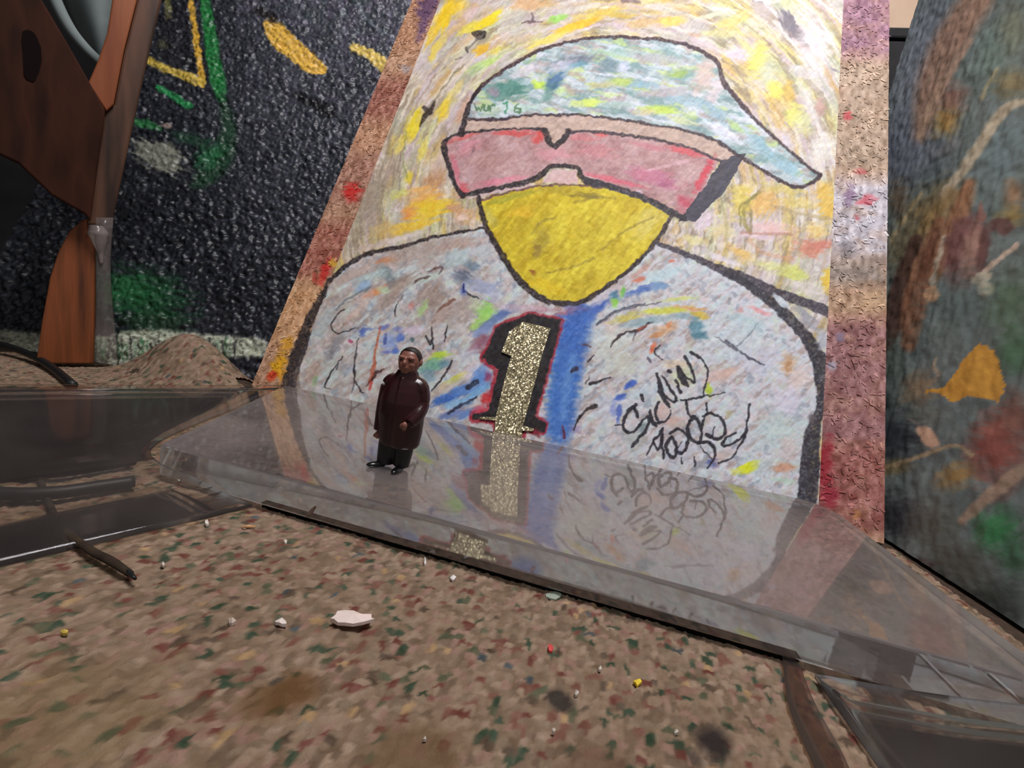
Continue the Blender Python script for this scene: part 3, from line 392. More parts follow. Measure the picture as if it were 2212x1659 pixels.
A.poly([(1172, 393), (1196, 368), (1243, 371), (1251, 397), (1210, 400)], (212, 180, 178)); A.poly([(1005, 434), (1106, 412), (1150, 404), (1146, 396), (1044, 414)], (206, 180, 180))
mask = [(1037, 436), (1106, 416), (1170, 404), (1249, 403), (1311, 410), (1390, 436), (1445, 466), (1413, 526), (1356, 584), (1272, 645), (1229, 654), (1178, 647), (1128, 613), (1084, 551), (1048, 483)]
A.tint(mask, lambda c, x, y: np.array((206, 184, 46)) + ((fbm((x*.8+y*.6)/9, (y*.8-x*.6)/34, 12)-.5)*70)[..., None]*np.array([.8, .9, .5]) + ((fbm(x/40, y/30, 22)-.5)*40)[..., None]*np.array([.6, .8, .6]))
for b in [(1100, 430, 60, 9, -14, (164, 160, 50), .8), (1210, 412, 60, 12, 2, (178, 158, 44), .8), (1270, 425, 40, 7, 6, (120, 104, 44), .8), (1170, 520, 20, 34, 10, (168, 148, 50), .75), (1160, 545, 10, 18, 0, (150, 126, 60), .7), (1400, 480, 50, 30, -40, (216, 200, 110), .7), (1250, 450, 60, 18, -8, (222, 204, 56), .7), (1060, 470, 12, 24, -20, (190, 180, 100), .6), (1150, 590, 8, 6, 0, (140, 80, 40), .7), (1180, 620, 40, 14, 20, (230, 196, 36), .8), (1130, 460, 30, 12, -10, (232, 190, 50), .7)]: A.blob(*b)
for p in [[(1180, 592), (1230, 580), (1280, 560)], [(1150, 505), (1170, 480), (1200, 470)], [(1300, 540), (1350, 500), (1410, 470)], [(1240, 440), (1290, 428), (1330, 430)]]: A.stroke(p, 4, (130, 114, 46), .6, 4)
# ---- black contour lines
A.poly([(1556, 350), (1594, 333), (1612, 333), (1566, 415), (1500, 480), (1462, 480), (1474, 468), (1530, 392)], BK2, .95)
for p, wd, c, a in [(cap[1:18] + [(1770, 380)], [7]*4+[7, 7, 7, 7, 8, 9, 9, 11, 10, 7, 7, 7, 8, 9], (62, 46, 52), .95), ([(1770, 380), (1760, 393), (1732, 405), (1706, 402), (1668, 383), (1592, 336), (1548, 307), (1485, 285), (1358, 263), (1264, 251), (1200, 250), (1140, 251), (1074, 260), (1014, 260)], [9, 8, 8, 8, 8, 7, 7, 6, 6, 5, 6, 5, 7, 6], (58, 44, 50), .95), ([(1036, 194), (1016, 224), (1007, 255), (996, 291)], [7, 10, 11, 13], (46, 36, 40), .97),
                    ([(964, 303), (993, 292), (1038, 285), (1106, 280), (1151, 281), (1178, 284)], [5, 5, 5, 4, 5, 8], BK, .95), ([(1178, 284), (1187, 308), (1199, 319), (1212, 308), (1228, 286)], [13, 13, 11, 13, 13], BK, .97), ([(1228, 288), (1264, 286), (1332, 292), (1421, 304), (1501, 326), (1558, 352)], [8, 7, 7, 6, 6, 5], (60, 48, 56), .95), ([(966, 301), (959, 316), (970, 364), (986, 405), (1002, 426)], [8, 13, 10, 9, 10], BK, .97), ([(1000, 424), (1075, 408), (1144, 393), (1172, 377), (1195, 359), (1246, 364), (1256, 384), (1280, 398)], [12, 9, 12, 12, 9, 9, 13, 15], BK, .97), ([(1270, 394), (1311, 403), (1390, 430), (1447, 459), (1478, 474)], [18, 14, 14, 14, 14], (50, 46, 54), .97), ([(1037, 434), (1106, 415), (1170, 403), (1249, 402), (1300, 408)], [4, 4, 4, 3, 5], (96, 62, 60), .9),
                    ([(1034, 428), (1048, 483), (1084, 551), (1128, 613), (1178, 650), (1229, 657), (1272, 646), (1356, 586), (1413, 527), (1452, 466)], [10, 12, 13, 14, 13, 11, 10, 9, 9, 10], (48, 38, 40), .98), ([(1045, 494), (936, 514), (864, 535), (801, 548), (760, 568), (733, 589), (708, 611)], [5, 7, 9, 10, 10, 10, 12], (50, 42, 44), .98), ([(712, 606), (695, 639), (674, 681), (656, 738), (640, 790), (628, 840), (610, 920)], [9, 16, 22, 24, 22, 22, 24], (62, 56, 58), .96), ([(640, 800), (645, 840), (640, 900)], [12, 12, 14], (110, 92, 84), .6),
                    ([(1417, 526), (1476, 548), (1544, 578), (1612, 607), (1679, 634), (1795, 677)], [9, 12, 17, 26, 20, 24], (68, 62, 74), .96), ([(1571, 589), (1639, 634), (1693, 677), (1738, 727), (1766, 775), (1772, 830), (1768, 880), (1752, 950), (1748, 1010), (1742, 1070), (1735, 1120)], [14, 20, 24, 26, 34, 28, 22, 36, 42, 44, 46], (56, 54, 62), .97)]: A.stroke(p, wd, c, a, 2.5)
A.blob(1686, 652, 24, 8, 40, (206, 216, 226), .9, .4, .3); A.blob(1740, 690, 34, 14, 46, (150, 152, 166), .85); A.blob(1775, 735, 14, 30, -20, (176, 180, 196), .8); A.blob(1757, 868, 6, 30, 6, (206, 210, 220), .9, .4, .3); A.blob(1752, 905, 10, 14, 0, (110, 100, 106), .8); A.stroke([(1798, 650), (1792, 700)], 8, (176, 44, 66), .9)
# ---- numeral backing and signature
one_out = [(950+x/3.16, 620+y/3.16) for x, y in [(300, 490), (372, 335), (385, 285), (612, 195), (822, 230), (808, 300), (735, 560), (692, 715), (640, 885), (722, 935), (708, 985), (640, 985), (575, 948), (570, 1010), (385, 1010), (385, 912), (225, 905), (225, 868), (335, 845), (400, 560), (340, 530)]]
A.stroke(one_out + [one_out[0]], 15, (158, 36, 52), .9, 4, smooth=False); A.poly(one_out, (42, 38, 40)); A.stroke(one_out[:13], 5, (42, 38, 40), .95, 2, smooth=False)
A.blob(1050, 860, 10, 20, 25, (190, 44, 48), .85); A.blob(1037, 885, 12, 8, 0, (200, 70, 90), .7); A.blob(1160, 935, 14, 8, 30, (120, 34, 48), .8)
sg = lambda P: [(1200+x/4.424, 720+y/4.424) for x, y in P]
INK = (42, 40, 48)
for P, wd in [([(775, 680), (700, 740), (655, 830), (645, 900), (690, 950), (765, 925), (820, 845), (880, 800), (885, 860), (850, 940), (780, 1020), (735, 1085)], [6, 6, 5, 5, 5, 4, 4, 4, 5, 6, 6, 5]), ([(740, 700), (765, 750), (785, 805)], [5, 7, 5]), ([(568, 885), (640, 885)], [3, 2]), ([(820, 595), (845, 650)], [5, 4]), ([(900, 735), (905, 800), (925, 860), (965, 885)], [4, 5, 6, 4]), ([(985, 665), (955, 740), (960, 810), (985, 850)], [6, 5, 6, 4]), ([(935, 860), (1010, 855), (1080, 820), (1100, 740)], [3, 4, 4, 2]), ([(970, 390), (990, 470), (1005, 560), (1040, 640), (1088, 715)], [5, 7, 9, 7, 4]), ([(1020, 410), (1080, 510), (1130, 590), (1148, 655), (1090, 640), (1010, 560)], [3, 4, 4, 5, 4, 3]), ([(1150, 455), (1190, 572)], [5, 5]), ([(1086, 370), (1094, 378)], [7, 7]), ([(1170, 330), (1205, 420), (1260, 512)], [6, 13, 6]), ([(1210, 400), (1270, 440), (1325, 468), (1310, 390), (1270, 300), (1235, 228)], [3, 4, 5, 4, 5, 6]), ([(1295, 185), (1390, 250), (1448, 340), (1450, 420), (1425, 500), (1415, 610)], [6, 4, 3.5, 3, 3, 2.5]),
              ([(1190, 640), (1300, 632), (1420, 608), (1620, 575)], [3, 4, 3, 2]), ([(1240, 650), (1258, 740), (1290, 805)], [5, 5, 4]), ([(1330, 805), (1280, 850), (1262, 920), (1285, 1000), (1350, 1045), (1390, 1010), (1392, 930), (1365, 850), (1310, 800)], 5), ([(1440, 680), (1442, 760), (1405, 840), (1395, 920)], [4, 3.5, 3.5, 4]), ([(1400, 800), (1480, 770), (1570, 810), (1620, 900), (1600, 980), (1530, 1012), (1440, 975)], [4, 4.5, 5, 5, 5, 6, 6]), ([(1512, 900), (1490, 985)], [2.5, 4]), ([(1360, 1050), (1460, 1050), (1515, 1100), (1515, 1190), (1450, 1290)], [5, 6, 6, 4, 3]), ([(1380, 1080), (1430, 1140), (1490, 1205)], [2, 2.5, 2]), ([(1720, 948), (1630, 1005), (1590, 1070), (1650, 1075), (1740, 1020), (1795, 975)], [3, 4.5, 5, 4.5, 4, 4]), ([(1850, 680), (1830, 840), (1800, 985), (1745, 1090), (1680, 1190), (1560, 1240)], [4.5, 4, 5, 3, 3, 4]),
              ([(868, 1155), (930, 1040), (1020, 920)], [3, 4, 5]), ([(1020, 920), (1015, 1040), (1030, 1195)], [6, 6, 5]), ([(930, 1050), (990, 1110), (1012, 1000)], [4, 4, 4]), ([(1110, 992), (1065, 1050), (1065, 1140), (1125, 1190), (1155, 1100), (1110, 992)], 5.5), ([(1100, 955), (1170, 920), (1235, 950), (1265, 1030), (1235, 1120), (1180, 1145), (1152, 1110), (1215, 1040)], [5, 5, 5, 5, 5, 4, 3, 1.5]), ([(1200, 1180), (1207, 1245)], [2, 3]), ([(1322, 1190), (1335, 1270)], [3, 4])]: A.stroke(sg(P), np.asarray(wd, float)*1.3, INK, .95, 1.6, rough=.15)
gn = fbm(X/5, Yp/5, 51, 2)-.5; gn2 = fbm((X+Yp)/4, (Yp-X)/22, 57, 2)-.5; gn3 = fbm((X-Yp)/22, (Yp+X)/5, 61, 2)-.5
A.col += gn[..., None]*15 + gn2[..., None]*np.array([26, 22, 14]) + gn3[..., None]*np.array([10, 18, 24])
m_paper = mat_attr('oil_pastel_on_paper', .62, .25, 1200, .25, .0003)
dsp = (fbm(A.uu/.05, A.vv/.05, 41, 2)-.5)*.006 + (A.vv > -1)*.012
A.build('painted_sheet', m_paper, pic, disp=dsp, k=1.16)
# glitter numeral, cut from foil and glued on
one_in = [(950+x/3.16, 620+y/3.16) for x, y in [(425, 450), (478, 310), (572, 246), (755, 290), (700, 470), (655, 640), (610, 810), (570, 950), (645, 972), (640, 988), (565, 985), (560, 1075), (372, 1075), (383, 915), (275, 905), (280, 890), (385, 893), (440, 660), (490, 478)]]
m_glit, N, L, b = new_mat('gold_glitter', .42, .5, .6); tc = N.new('ShaderNodeTexCoord'); vo = N.new('ShaderNodeTexVoronoi'); vo.inputs['Scale'].default_value = 1500; L.new(tc.outputs['Object'], vo.inputs['Vector'])
rp = N.new('ShaderNodeValToRGB'); rp.color_ramp.elements[0].color = rgba((122, 112, 84)); rp.color_ramp.elements[1].color = rgba((206, 194, 158)); L.new(vo.outputs['Color'], rp.inputs[0]); L.new(rp.outputs[0], b.inputs['Base Color'])
sb = N.new('ShaderNodeVectorMath'); sb.operation = 'MULTIPLY_ADD'; sb.inputs[1].default_value = (.8, .8, .8); sb.inputs[2].default_value = (-.4, -.4, -.4); L.new(vo.outputs['Color'], sb.inputs[0])
ge = N.new('ShaderNodeNewGeometry'); ad = N.new('ShaderNodeVectorMath'); L.new(ge.outputs['Normal'], ad.inputs[0]); L.new(sb.outputs[0], ad.inputs[1]); nn = N.new('ShaderNodeVectorMath'); nn.operation = 'NORMALIZE'; L.new(ad.outputs[0], nn.inputs[0]); L.new(nn.outputs[0], b.inputs['Normal'])
q = [hit(x, y, O0, nrm) + nrm*.03 for x, y in one_in]
o = prism('glitter_numeral', q, -nrm*.016, m_glit, pic); o['label'] = 'gold glitter foil numeral 1'
# chipboard margins with pressed flakes
def margin(X0, X1, spots, cols, lines=()):
    B = Art(pl(X0, VB), (1, 0, 0), (0, sl, cl), X1-X0, VT-VB, 64, 620, (180, 140, 112))
    for c, y0, y1, a in cols:
        k = np.clip((B.Y-y0)/40+.5, 0, 1)*np.clip((y1-B.Y)/40+.5, 0, 1)*a*np.clip(.4+fbm(B.uu/.12, B.vv/.12, int(y0) % 50)*1.1, 0, 1); B.col += (np.array(c)-B.col)*k[..., None]
    B.col += ((fbm(B.uu/.035, B.vv/.06, 5, 2)-.5)*86)[..., None]
    for s_ in spots: B.blob(*s_)
    for l_ in lines: B.stroke(*l_)
    B.build('chipboard_margin', m_strip, pic, disp=(fbm(B.uu/.04, B.vv/.06, 3, 2)-.5)*.010 - .002, k=1.1)
    VV, FF, CC = [], [], []
    for i in range(900):
        u = RNG.uniform(.01, X1-X0-.01); v = RNG.uniform(.05, 6.0); a = RNG.uniform(0, math.pi); l, wd = RNG.uniform(.008, .034), RNG.uniform(.004, .013)
        j, k = int(v/(VT-VB)*619), int(u/(X1-X0)*63); c = np.clip(B.col[j, k]*RNG.uniform(.85, 1.2), 0, 250)
        e = np.array([math.cos(a), math.sin(a)]); f = np.array([-e[1], e[0]]); t = RNG.uniform(-.02, .02, 2); o = len(VV)
        for s1, s2 in ((-1, -.6), (1, -1), (.8, 1), (-.8, .7)):
            d = e*l*s1+f*wd*s2; VV.append(pl(X0+u+d[0], VB+v+d[1], .003+s1*l*t[0]+s2*wd*t[1])); CC.append(c)
        FF.append([o, o+1, o+2, o+3])
    f_ = mk('wood_flakes', VV, FF, m_strip, pic); f_['kind'] = 'stuff'; paint_attr(f_, np.clip(lin(np.array(CC))*1.15, 0, .9))
m_strip = mat_attr('painted_chipboard', .6, .4, 900, .5, .0006)
margin(-3.575, -3.12, [(925, 10, 24, 50, 20, (92, 66, 98), .9), (912, 60, 10, 30, 20, (104, 76, 110), .8), (760, 415, 22, 20, 0, (196, 44, 40), .95), (700, 590, 10, 30, 20, (196, 50, 44), .9), (718, 570, 8, 14, 0, (220, 176, 60), .8), (680, 600, 8, 16, 0, (180, 60, 50), .7), (620, 745, 18, 20, 0, (214, 156, 50), .9), (600, 790, 18, 30, 20, (222, 164, 30), .95), (588, 812, 14, 12, 0, (206, 70, 44), .95), (610, 815, 8, 14, 20, (224, 160, 60), .9), (875, 150, 14, 10, 0, (168, 160, 168), .7)], [((178, 130, 100), -100, 110, .7), ((150, 92, 80), 170, 260, .9), ((190, 140, 110), 260, 330, .6), ((166, 120, 104), 330, 450, .8), ((160, 96, 84), 480, 600, .85), ((206, 160, 118), 610, 740, .9)], [([(712, 604), (692, 645), (668, 692), (647, 748), (630, 800), (616, 846)], [8, 14, 20, 24, 26, 26], (50, 44, 46), .96, 3)])
margin(1.925, 2.425, [(1830, 250, 10, 10, 0, (190, 60, 66), .9), (1860, 370, 16, 8, 0, (186, 90, 90), .8), (1835, 420, 14, 26, 20, (126, 96, 130), .8), (1870, 432, 26, 10, -10, (196, 90, 104), .9), (1852, 470, 8, 8, 0, (170, 60, 66), .8), (1880, 480, 30, 20, 0, (196, 194, 206), .8), (1830, 540, 24, 20, 0, (112, 106, 112), .7), (1880, 650, 26, 26, 0, (206, 172, 136), .7), (1780, 1000, 22, 60, 10, (150, 36, 50), .95), (1790, 1070, 24, 30, 0, (150, 40, 56), .9), (1815, 730, 10, 14, 0, (126, 112, 140), .8), (1800, 790, 12, 16, 0, (170, 166, 184), .8), (1850, 1110, 10, 12, 0, (196, 136, 90), .8)], [((146, 104, 124), -100, 125, .95), ((168, 148, 128), 130, 380, .8), ((190, 184, 192), 385, 560, 1.0), ((140, 128, 120), 560, 620, .9), ((172, 142, 116), 620, 680, .8), ((146, 100, 104), 690, 960, .9), ((146, 84, 84), 960, 1150, .8)])
# ================================================================== BLURRY CANVAS (right)
th = math.radians(5); cL = .14; cU = np.array([math.sin(th), -math.cos(th), 0]); cH = np.array([math.cos(th), math.sin(th), 0]); cP = np.array([2.50, 3.95, .012])
cV = cH*math.sin(cL) + np.array([0, 0, math.cos(cL)]); cn = np.cross(cU, cV); cn /= np.linalg.norm(cn)
ea, eb = [(q @ cU, q @ cV) for q in (hit(1987, 0, cP, cn)-cP, hit(1923, 205, cP, cn)-cP)]      # its left edge leans a little
sh = (ea[0]-eb[0])/(ea[1]-eb[1]); cO = cP + cU*(ea[0]-ea[1]*sh); cV = cV + cU*sh
rc = empty('autumn_canvas', cO + cU*1.5)
tag(rc, 'dull green and brown canvas with ochre leaf shapes leaning at the right', 'painting')
A = Art(cO, cU, cV, 4.3, 6.9, 290, 440, (84, 93, 92))
A.col += ((fbm(A.X/70, A.Y/50, 3, 4)-.5)*30)[..., None] + ((fbm((A.X+A.Y*.6)/14, (A.Y-A.X*.6)/60, 9)-.5)*16)[..., None]
def cs(p, wd, c, a=.85, soft=10): A.stroke(p, wd, c, a, soft, rough=.2)
for b in [(1985, 150, 70, 230, 12, (98, 102, 112), .8), (1940, 330, 60, 110, 0, (78, 82, 94), .8), (2060, 60, 60, 60, 40, (90, 96, 104), .8), (2000, 330, 70, 60, 0, (90, 94, 104), .7), (2150, 120, 60, 90, 30, (84, 100, 94), .8), (2195, 60, 40, 60, 0, (96, 100, 84), .8), (2190, 180, 50, 40, 0, (112, 100, 70), .8), (2170, 330, 70, 110, 20, (86, 100, 104), .95), (2120, 440, 50, 70, 10, (82, 96, 96), .8), (2047, 262, 34, 44, 20, (138, 108, 62), .9), (2062, 210, 40, 40, 0, (120, 86, 74), .8), (2050, 320, 40, 14, -30, (96, 94, 96), .6), (2010, 460, 90, 50, -45, (106, 90, 62), .9), (1945, 430, 30, 50, 0, (88, 76, 62), .9), (1950, 540, 40, 70, 20, (92, 84, 62), .8), (2195, 420, 26, 40, 0, (122, 92, 66), .8), (2190, 470, 40, 26, 0, (126, 106, 60), .8)]: A.blob(*b, .9, .5)
cs([(2130, -20), (2075, 60), (2035, 130), (2010, 200), (1992, 290)], [60, 70, 64, 56, 30], (126, 98, 82), .9, 24); cs([(2100, 90), (2050, 170), (2010, 260)], 14, (146, 118, 100), .7, 8); cs([(2040, 180), (2005, 250), (1990, 300)], 12, (150, 128, 106), .6, 8)
cs([(2215, 222), (2185, 232), (2155, 262), (2118, 320), (2080, 375), (2040, 425)], [14, 20, 24, 24, 22, 16], (152, 140, 120), .9, 8); cs([(2160, 150), (2140, 180), (2125, 215)], 9, (140, 132, 104), .8, 6)
cs([(2100, 400), (2078, 460), (2055, 530), (2020, 600)], [26, 44, 50, 30], (128, 86, 58), .85, 14); cs([(2060, 420), (2010, 490), (1960, 590)], [30, 34, 24], (122, 98, 64), .7, 14); cs([(1995, 420), (1960, 470), (1930, 520)], 9, (140, 124, 92), .7, 6)
cs([(1985, 520), (1955, 610), (1932, 700), (1905, 780)], [26, 44, 44, 24], (64, 46, 40), .95, 8); cs([(2035, 480), (2005, 570), (1980, 660), (1968, 745)], [24, 46, 56, 34], (116, 80, 60), .92, 10); cs([(2020, 520), (1995, 600)], 14, (84, 52, 40), .8, 8); cs([(1985, 560), (1968, 620)], 8, (140, 104, 78), .7, 5)
cs([(2045, 515), (2032, 560), (2018, 612)], [12, 12, 12], (156, 146, 130), .9, 4); A.blob(2018, 636, 17, 17, 0, (180, 140, 106), .98, .3, .3)
A.blob(2090, 545, 48, 84, 12, (94, 64, 62), .98, .35, .3); A.blob(2104, 545, 22, 74, 10, (130, 102, 92), .9, .6, .3); A.blob(2130, 540, 14, 60, 8, (76, 50, 48), .8, .6, .3); A.blob(2168, 490, 26, 18, 0, (82, 58, 56), .95, .4); cs([(2122, 440), (2125, 470)], [6, 22], (110, 76, 68), .9, 5)
cs([(2204, 530), (2170, 556), (2132, 588)], [13, 10, 12], (164, 146, 132), .95, 3); A.blob(2125, 602, 24, 12, -20, (158, 150, 132), .95, .3, .3); A.blob(2135, 625, 18, 16, 0, (160, 150, 132), .95, .3, .3)
for b in [(2080, 660, 90, 90, 0, (70, 84, 84), .7), (2190, 660, 60, 80, 0, (66, 86, 68), .8), (2200, 760, 50, 60, 0, (52, 84, 58), .7), (2030, 740, 60, 60, 0, (84, 94, 92), .7), (1990, 840, 50, 40, -30, (118, 100, 80), .85), (1930, 780, 40, 60, 0, (72, 80, 74), .7), (2000, 900, 60, 30, 0, (96, 100, 92), .6), (2110, 900, 50, 30, 0, (84, 96, 94), .8), (1940, 950, 64, 62, 0, (44, 48, 53), .97), (1915, 870, 24, 24, 0, (40, 48, 48), .8), (2160, 965, 76, 92, 20, (112, 62, 54), .95), (2200, 900, 40, 60, 0, (100, 66, 56), .8), (2150, 930, 20, 24, 0, (124, 78, 66), .6), (1930, 1012, 50, 22, -6, (100, 90, 66), .9), (2070, 1030, 54, 30, -15, (124, 98, 58), .9), (2180, 1050, 60, 30, -50, (84, 58, 52), .7), (2160, 1150, 60, 56, -30, (44, 96, 58), .95), (2200, 1200, 40, 50, 0, (46, 76, 56), .9), (1935, 1120, 60, 60, 0, (46, 46, 50), .9), (2020, 1130, 60, 60, 0, (72, 72, 64), .7), (2080, 1220, 90, 60, 20, (62, 62, 56), .8), (1990, 1230, 40, 30, 0, (60, 40, 38), .7), (2160, 1300, 80, 60, 0, (50, 56, 54), .9), (2040, 1300, 80, 50, 0, (54, 50, 48), .9)]: A.blob(*b, .8, .5)
A.poly([(2120, 742), (2152, 758), (2168, 800), (2178, 832), (2164, 872), (2130, 862), (2100, 858), (2062, 872), (2040, 852), (1998, 850), (2050, 834), (2078, 790)], (164, 118, 46), .95); A.blob(2125, 820, 34, 20, 0, (172, 128, 52), .6)
cs([(2028, 776), (2022, 792), (2034, 812)], [5, 7, 6], (150, 134, 112), .85, 4); A.blob(2010, 946, 32, 16, 42, (168, 138, 116), .98, .3, .3); cs([(1965, 905), (1990, 920)], 5, (120, 110, 104), .7, 3)
cs([(1900, 1012), (1950, 1002), (2000, 985), (2070, 964), (2104, 986)], [9, 8, 9, 7, 10], (134, 116, 90), .9, 4); cs([(2225, 1010), (2160, 1060), (2085, 1126)], [30, 28, 20], (130, 110, 94), .9, 8)
m_cv = mat_attr('oil_paint_on_canvas', .5, .35, 700, .25, .0004)
A.build('painted_canvas', m_cv, rc, disp=(fbm(A.uu/.05, A.vv/.09, 4, 2)-.5)*.016 + .02, k=2.1)
m_edge = mat_noise('canvas_edge', [(60, 58, 56), (84, 80, 74)], 60, .8)
prism('stretcher_frame', [cO, cO+cU*4.3, cO+cU*4.3+cV*6.9, cO+cV*6.9], -cn*.12, m_edge, rc, bevel=.02)
# pale box in the top right gap; block below added for the shaded wall
q0 = hit(1905, 68, (0, 8.6, 0), (0, 1, 0)); q1 = hit(1985, 58, (0, 8.6, 0), (0, 1, 0))
m_beige = mat_noise('beige_card', [(206, 176, 150), (222, 194, 168)], 30, .7)
ex = np.array([1.6, 0, 0]); ez = np.array([0, 0, 2.4]); q0 = q0 - np.array([.3, 0, 0])
bx = empty('beige_box', q0)
tag(bx, 'pale beige box on top of the added dark block in the gap between paintings', 'box')
prism('box_body', [q0, q0+ex, q0+ex+ez*.8, q0+ez*.8], (0, .7, 0), m_beige, bx, bevel=.06); prism('box_lid', [q0-np.array([.04, .03, 0])+ez*.8, q0+ex+np.array([.04, -.03, 0])+ez*.8, q0+ex+np.array([.04, -.03, 0])+ez, q0+np.array([-.04, -.03, 0])+ez], (0, .76, 0), m_beige, bx, bevel=.04)
m_sblk = mat_noise('shade_block_black', [(24, 24, 26), (36, 35, 38)], 80, .7)  # black of a block added where there is only dark wall and shade
cz = q0[2]; sblk = empty('shade_block', (q0[0]+.8, 9.1, 0)); tag(sblk, 'tall added black block in place of the shaded wall under the beige box', 'block')
e0 = np.array([q0[0]-.2, 8.5, -.03]); prism('shade_block_body', [e0, e0+np.array([2.0, 0, 0]), e0+np.array([2.0, 0, cz-.15]), e0+np.array([0, 0, cz-.15])], (0, 1.0, 0), m_sblk, sblk, bevel=.05); prism('shade_block_lid', [e0+np.array([-.03, -.03, cz-.14]), e0+np.array([2.03, -.03, cz-.14]), e0+np.array([2.03, -.03, cz+.02]), e0+np.array([-.03, -.03, cz+.02])], (0, 1.06, 0), m_sblk, sblk, bevel=.03)
# ================================================================== CLEAR SLAB
m_glass = mat_clear('clear_acrylic', False, .15, rough=.03); m_sheet = mat_clear('clear_thin_plastic', True, .022, (.93, .92, .90), rough=.06, ior=1.3); m_shade = mat_clear('shade_strip_tint', True, .03, (.68, .60, .54), rough=.3, ior=1.1)  # the last one is the tint of the added shade strips
slab = empty('acrylic_slab', (-.3, 2.8, .03))
tag(slab, 'thick clear acrylic slab with flared sides lying before the bright painting', 'stand')
arc = [(1.94-.24+.24*math.cos(t), 3.46+.24*math.sin(t), TOP) for t in np.linspace(0, math.pi/2, 7)]
outl = [(-2.34, 1.87, TOP), (1.94, 1.85, TOP)] + arc + [(-3.08, 3.70, TOP)]
o = prism('gasket', [(-1.66, 1.90, .040), (1.05, 1.885, .040), (1.05, 1.99, .040), (-1.66, 2.0, .040)], (0, 0, -.036), mat_plain('black_foam', (14, 13, 13), .9, .1, 600, .3), slab); o['label'] = 'black foam strip under the front edge'
def add_shade_strip(P0_, P1_):  # added tinted strip that puts a dark shade band on the carpet
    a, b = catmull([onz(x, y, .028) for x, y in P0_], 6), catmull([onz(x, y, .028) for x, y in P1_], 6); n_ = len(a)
    mk('shade_strip', list(a)+list(b), [[i, i+1, n_+i+1, n_+i] for i in range(n_-1)], m_shade, slab, smooth=True, solid=.006)
add_shade_strip([(1690, 1418), (1702, 1520), (1742, 1620), (1790, 1720)], [(1722, 1424), (1760, 1520), (1815, 1620), (1860, 1720)]); add_shade_strip([(1840, 1450), (1935, 1560), (2040, 1659), (2110, 1740)], [(1905, 1462), (2000, 1560), (2110, 1659), (2190, 1740)])
add_shade_strip([(-40, 1160), (150, 1140), (330, 1105), (470, 1065)], [(-40, 1215), (150, 1180), (340, 1135), (520, 1085)])
prism('top_plate', outl, (0, 0, -.19), m_glass, slab, bevel=.012)
def sheet(name, rows, mat, parent, solid):
    rows = [catmull(np.array(r, float), 5) for r in rows]; R_ = np.array(rows); a, b = R_.shape[:2]
    cols = [catmull(R_[:, j], 5) for j in range(b)]; V = np.array(cols).transpose(1, 0, 2); a = V.shape[0]
    return mk(name, V.reshape(-1, 3), [[i*b+j, i*b+j+1, (i+1)*b+j+1, (i+1)*b+j] for i in range(a-1) for j in range(b-1)], mat, parent, smooth=True, solid=solid)
sheet('flared_side', [[(-3.13, 3.70, TOP-.02), (-4.03, 2.1, TOP-.01), (-4.95, .5, TOP)], [(-2.75, 2.785, TOP-.02), (-3.3, 1.72, TOP-.015), (-3.95, .4, TOP-.01)], [(-2.36, 1.84, TOP-.02), (-2.58, 1.32, TOP-.02), (-2.9, .3, TOP-.02)], [(-2.0, 1.84, .09), (-2.28, 1.2, .09), (-2.6, .25, .09)], [(-1.67, 1.84, .035), (-2.02, 1.05, .035), (-2.35, .2, .035)]], m_sheet, slab, .02)
sheet('flared_side', [[(1.96, 1.80, TOP-.03), (1.97, 1.3, TOP-.03), (1.98, .6, TOP-.03)], [(1.5, 1.80, .10), (1.52, 1.3, .10), (1.54, .6, .10)], [(1.07, 1.80, .035), (1.11, 1.3, .035), (1.15, .6, .035)]], m_sheet, slab, .02)
# ================================================================== TOY FIGURINE
tb = onz(852, 1010, TOP); toy = empty('toy_figurine', tb)
tag(toy, 'small dark plastic toy man in a long coat standing on the clear slab', 'figurine')
tf = np.array([.08, -.99, 0]); tf /= np.linalg.norm(tf); tr = np.array([-tf[1], tf[0], 0]); tr = tr if tr[0] > 0 else -tr
def T(x, y, z): return tb + tr*x + tf*y + np.array([0, 0, z])        # x: image right, y: towards the front
def rings(prof, seg=20, wave=0):
    V, Fc = [], []
    for (z, ox, oy, ax, ay) in prof:
        for k in range(seg):
            q = 2*math.pi*k/seg; s_ = 1+wave*math.sin(q*6+z*9); V.append(T(ox+ax*s_*math.cos(q), oy+ay*s_*math.sin(q), z))
    n_ = len(prof)
    for i in range(n_-1):
        for k in range(seg): Fc.append([i*seg+k, i*seg+(k+1) % seg, (i+1)*seg+(k+1) % seg, (i+1)*seg+k])
    Fc += [list(range(seg)), list(range((n_-1)*seg, n_*seg))]; return V, Fc
def merge(parts):
    V, Fc = [], []
    for v, f in parts: o = len(V); V += list(v); Fc += [[i+o for i in q] for q in f]
    return V, Fc
def remeshed(name, parts, mat, parent, vox, smooth_it=4):
    V, Fc = merge(parts); o = mk(name, V, Fc, mat, parent, smooth=True)
    m = o.modifiers.new('r', 'REMESH'); m.mode = 'VOXEL'; m.voxel_size = vox*S; m.use_smooth_shade = True
    s2 = o.modifiers.new('s', 'SMOOTH'); s2.iterations = smooth_it; s2.factor = .5
    dg = bpy.context.evaluated_depsgraph_get(); me = bpy.data.meshes.new_from_object(o.evaluated_get(dg)); o.modifiers.clear(); o.data = me
    return o
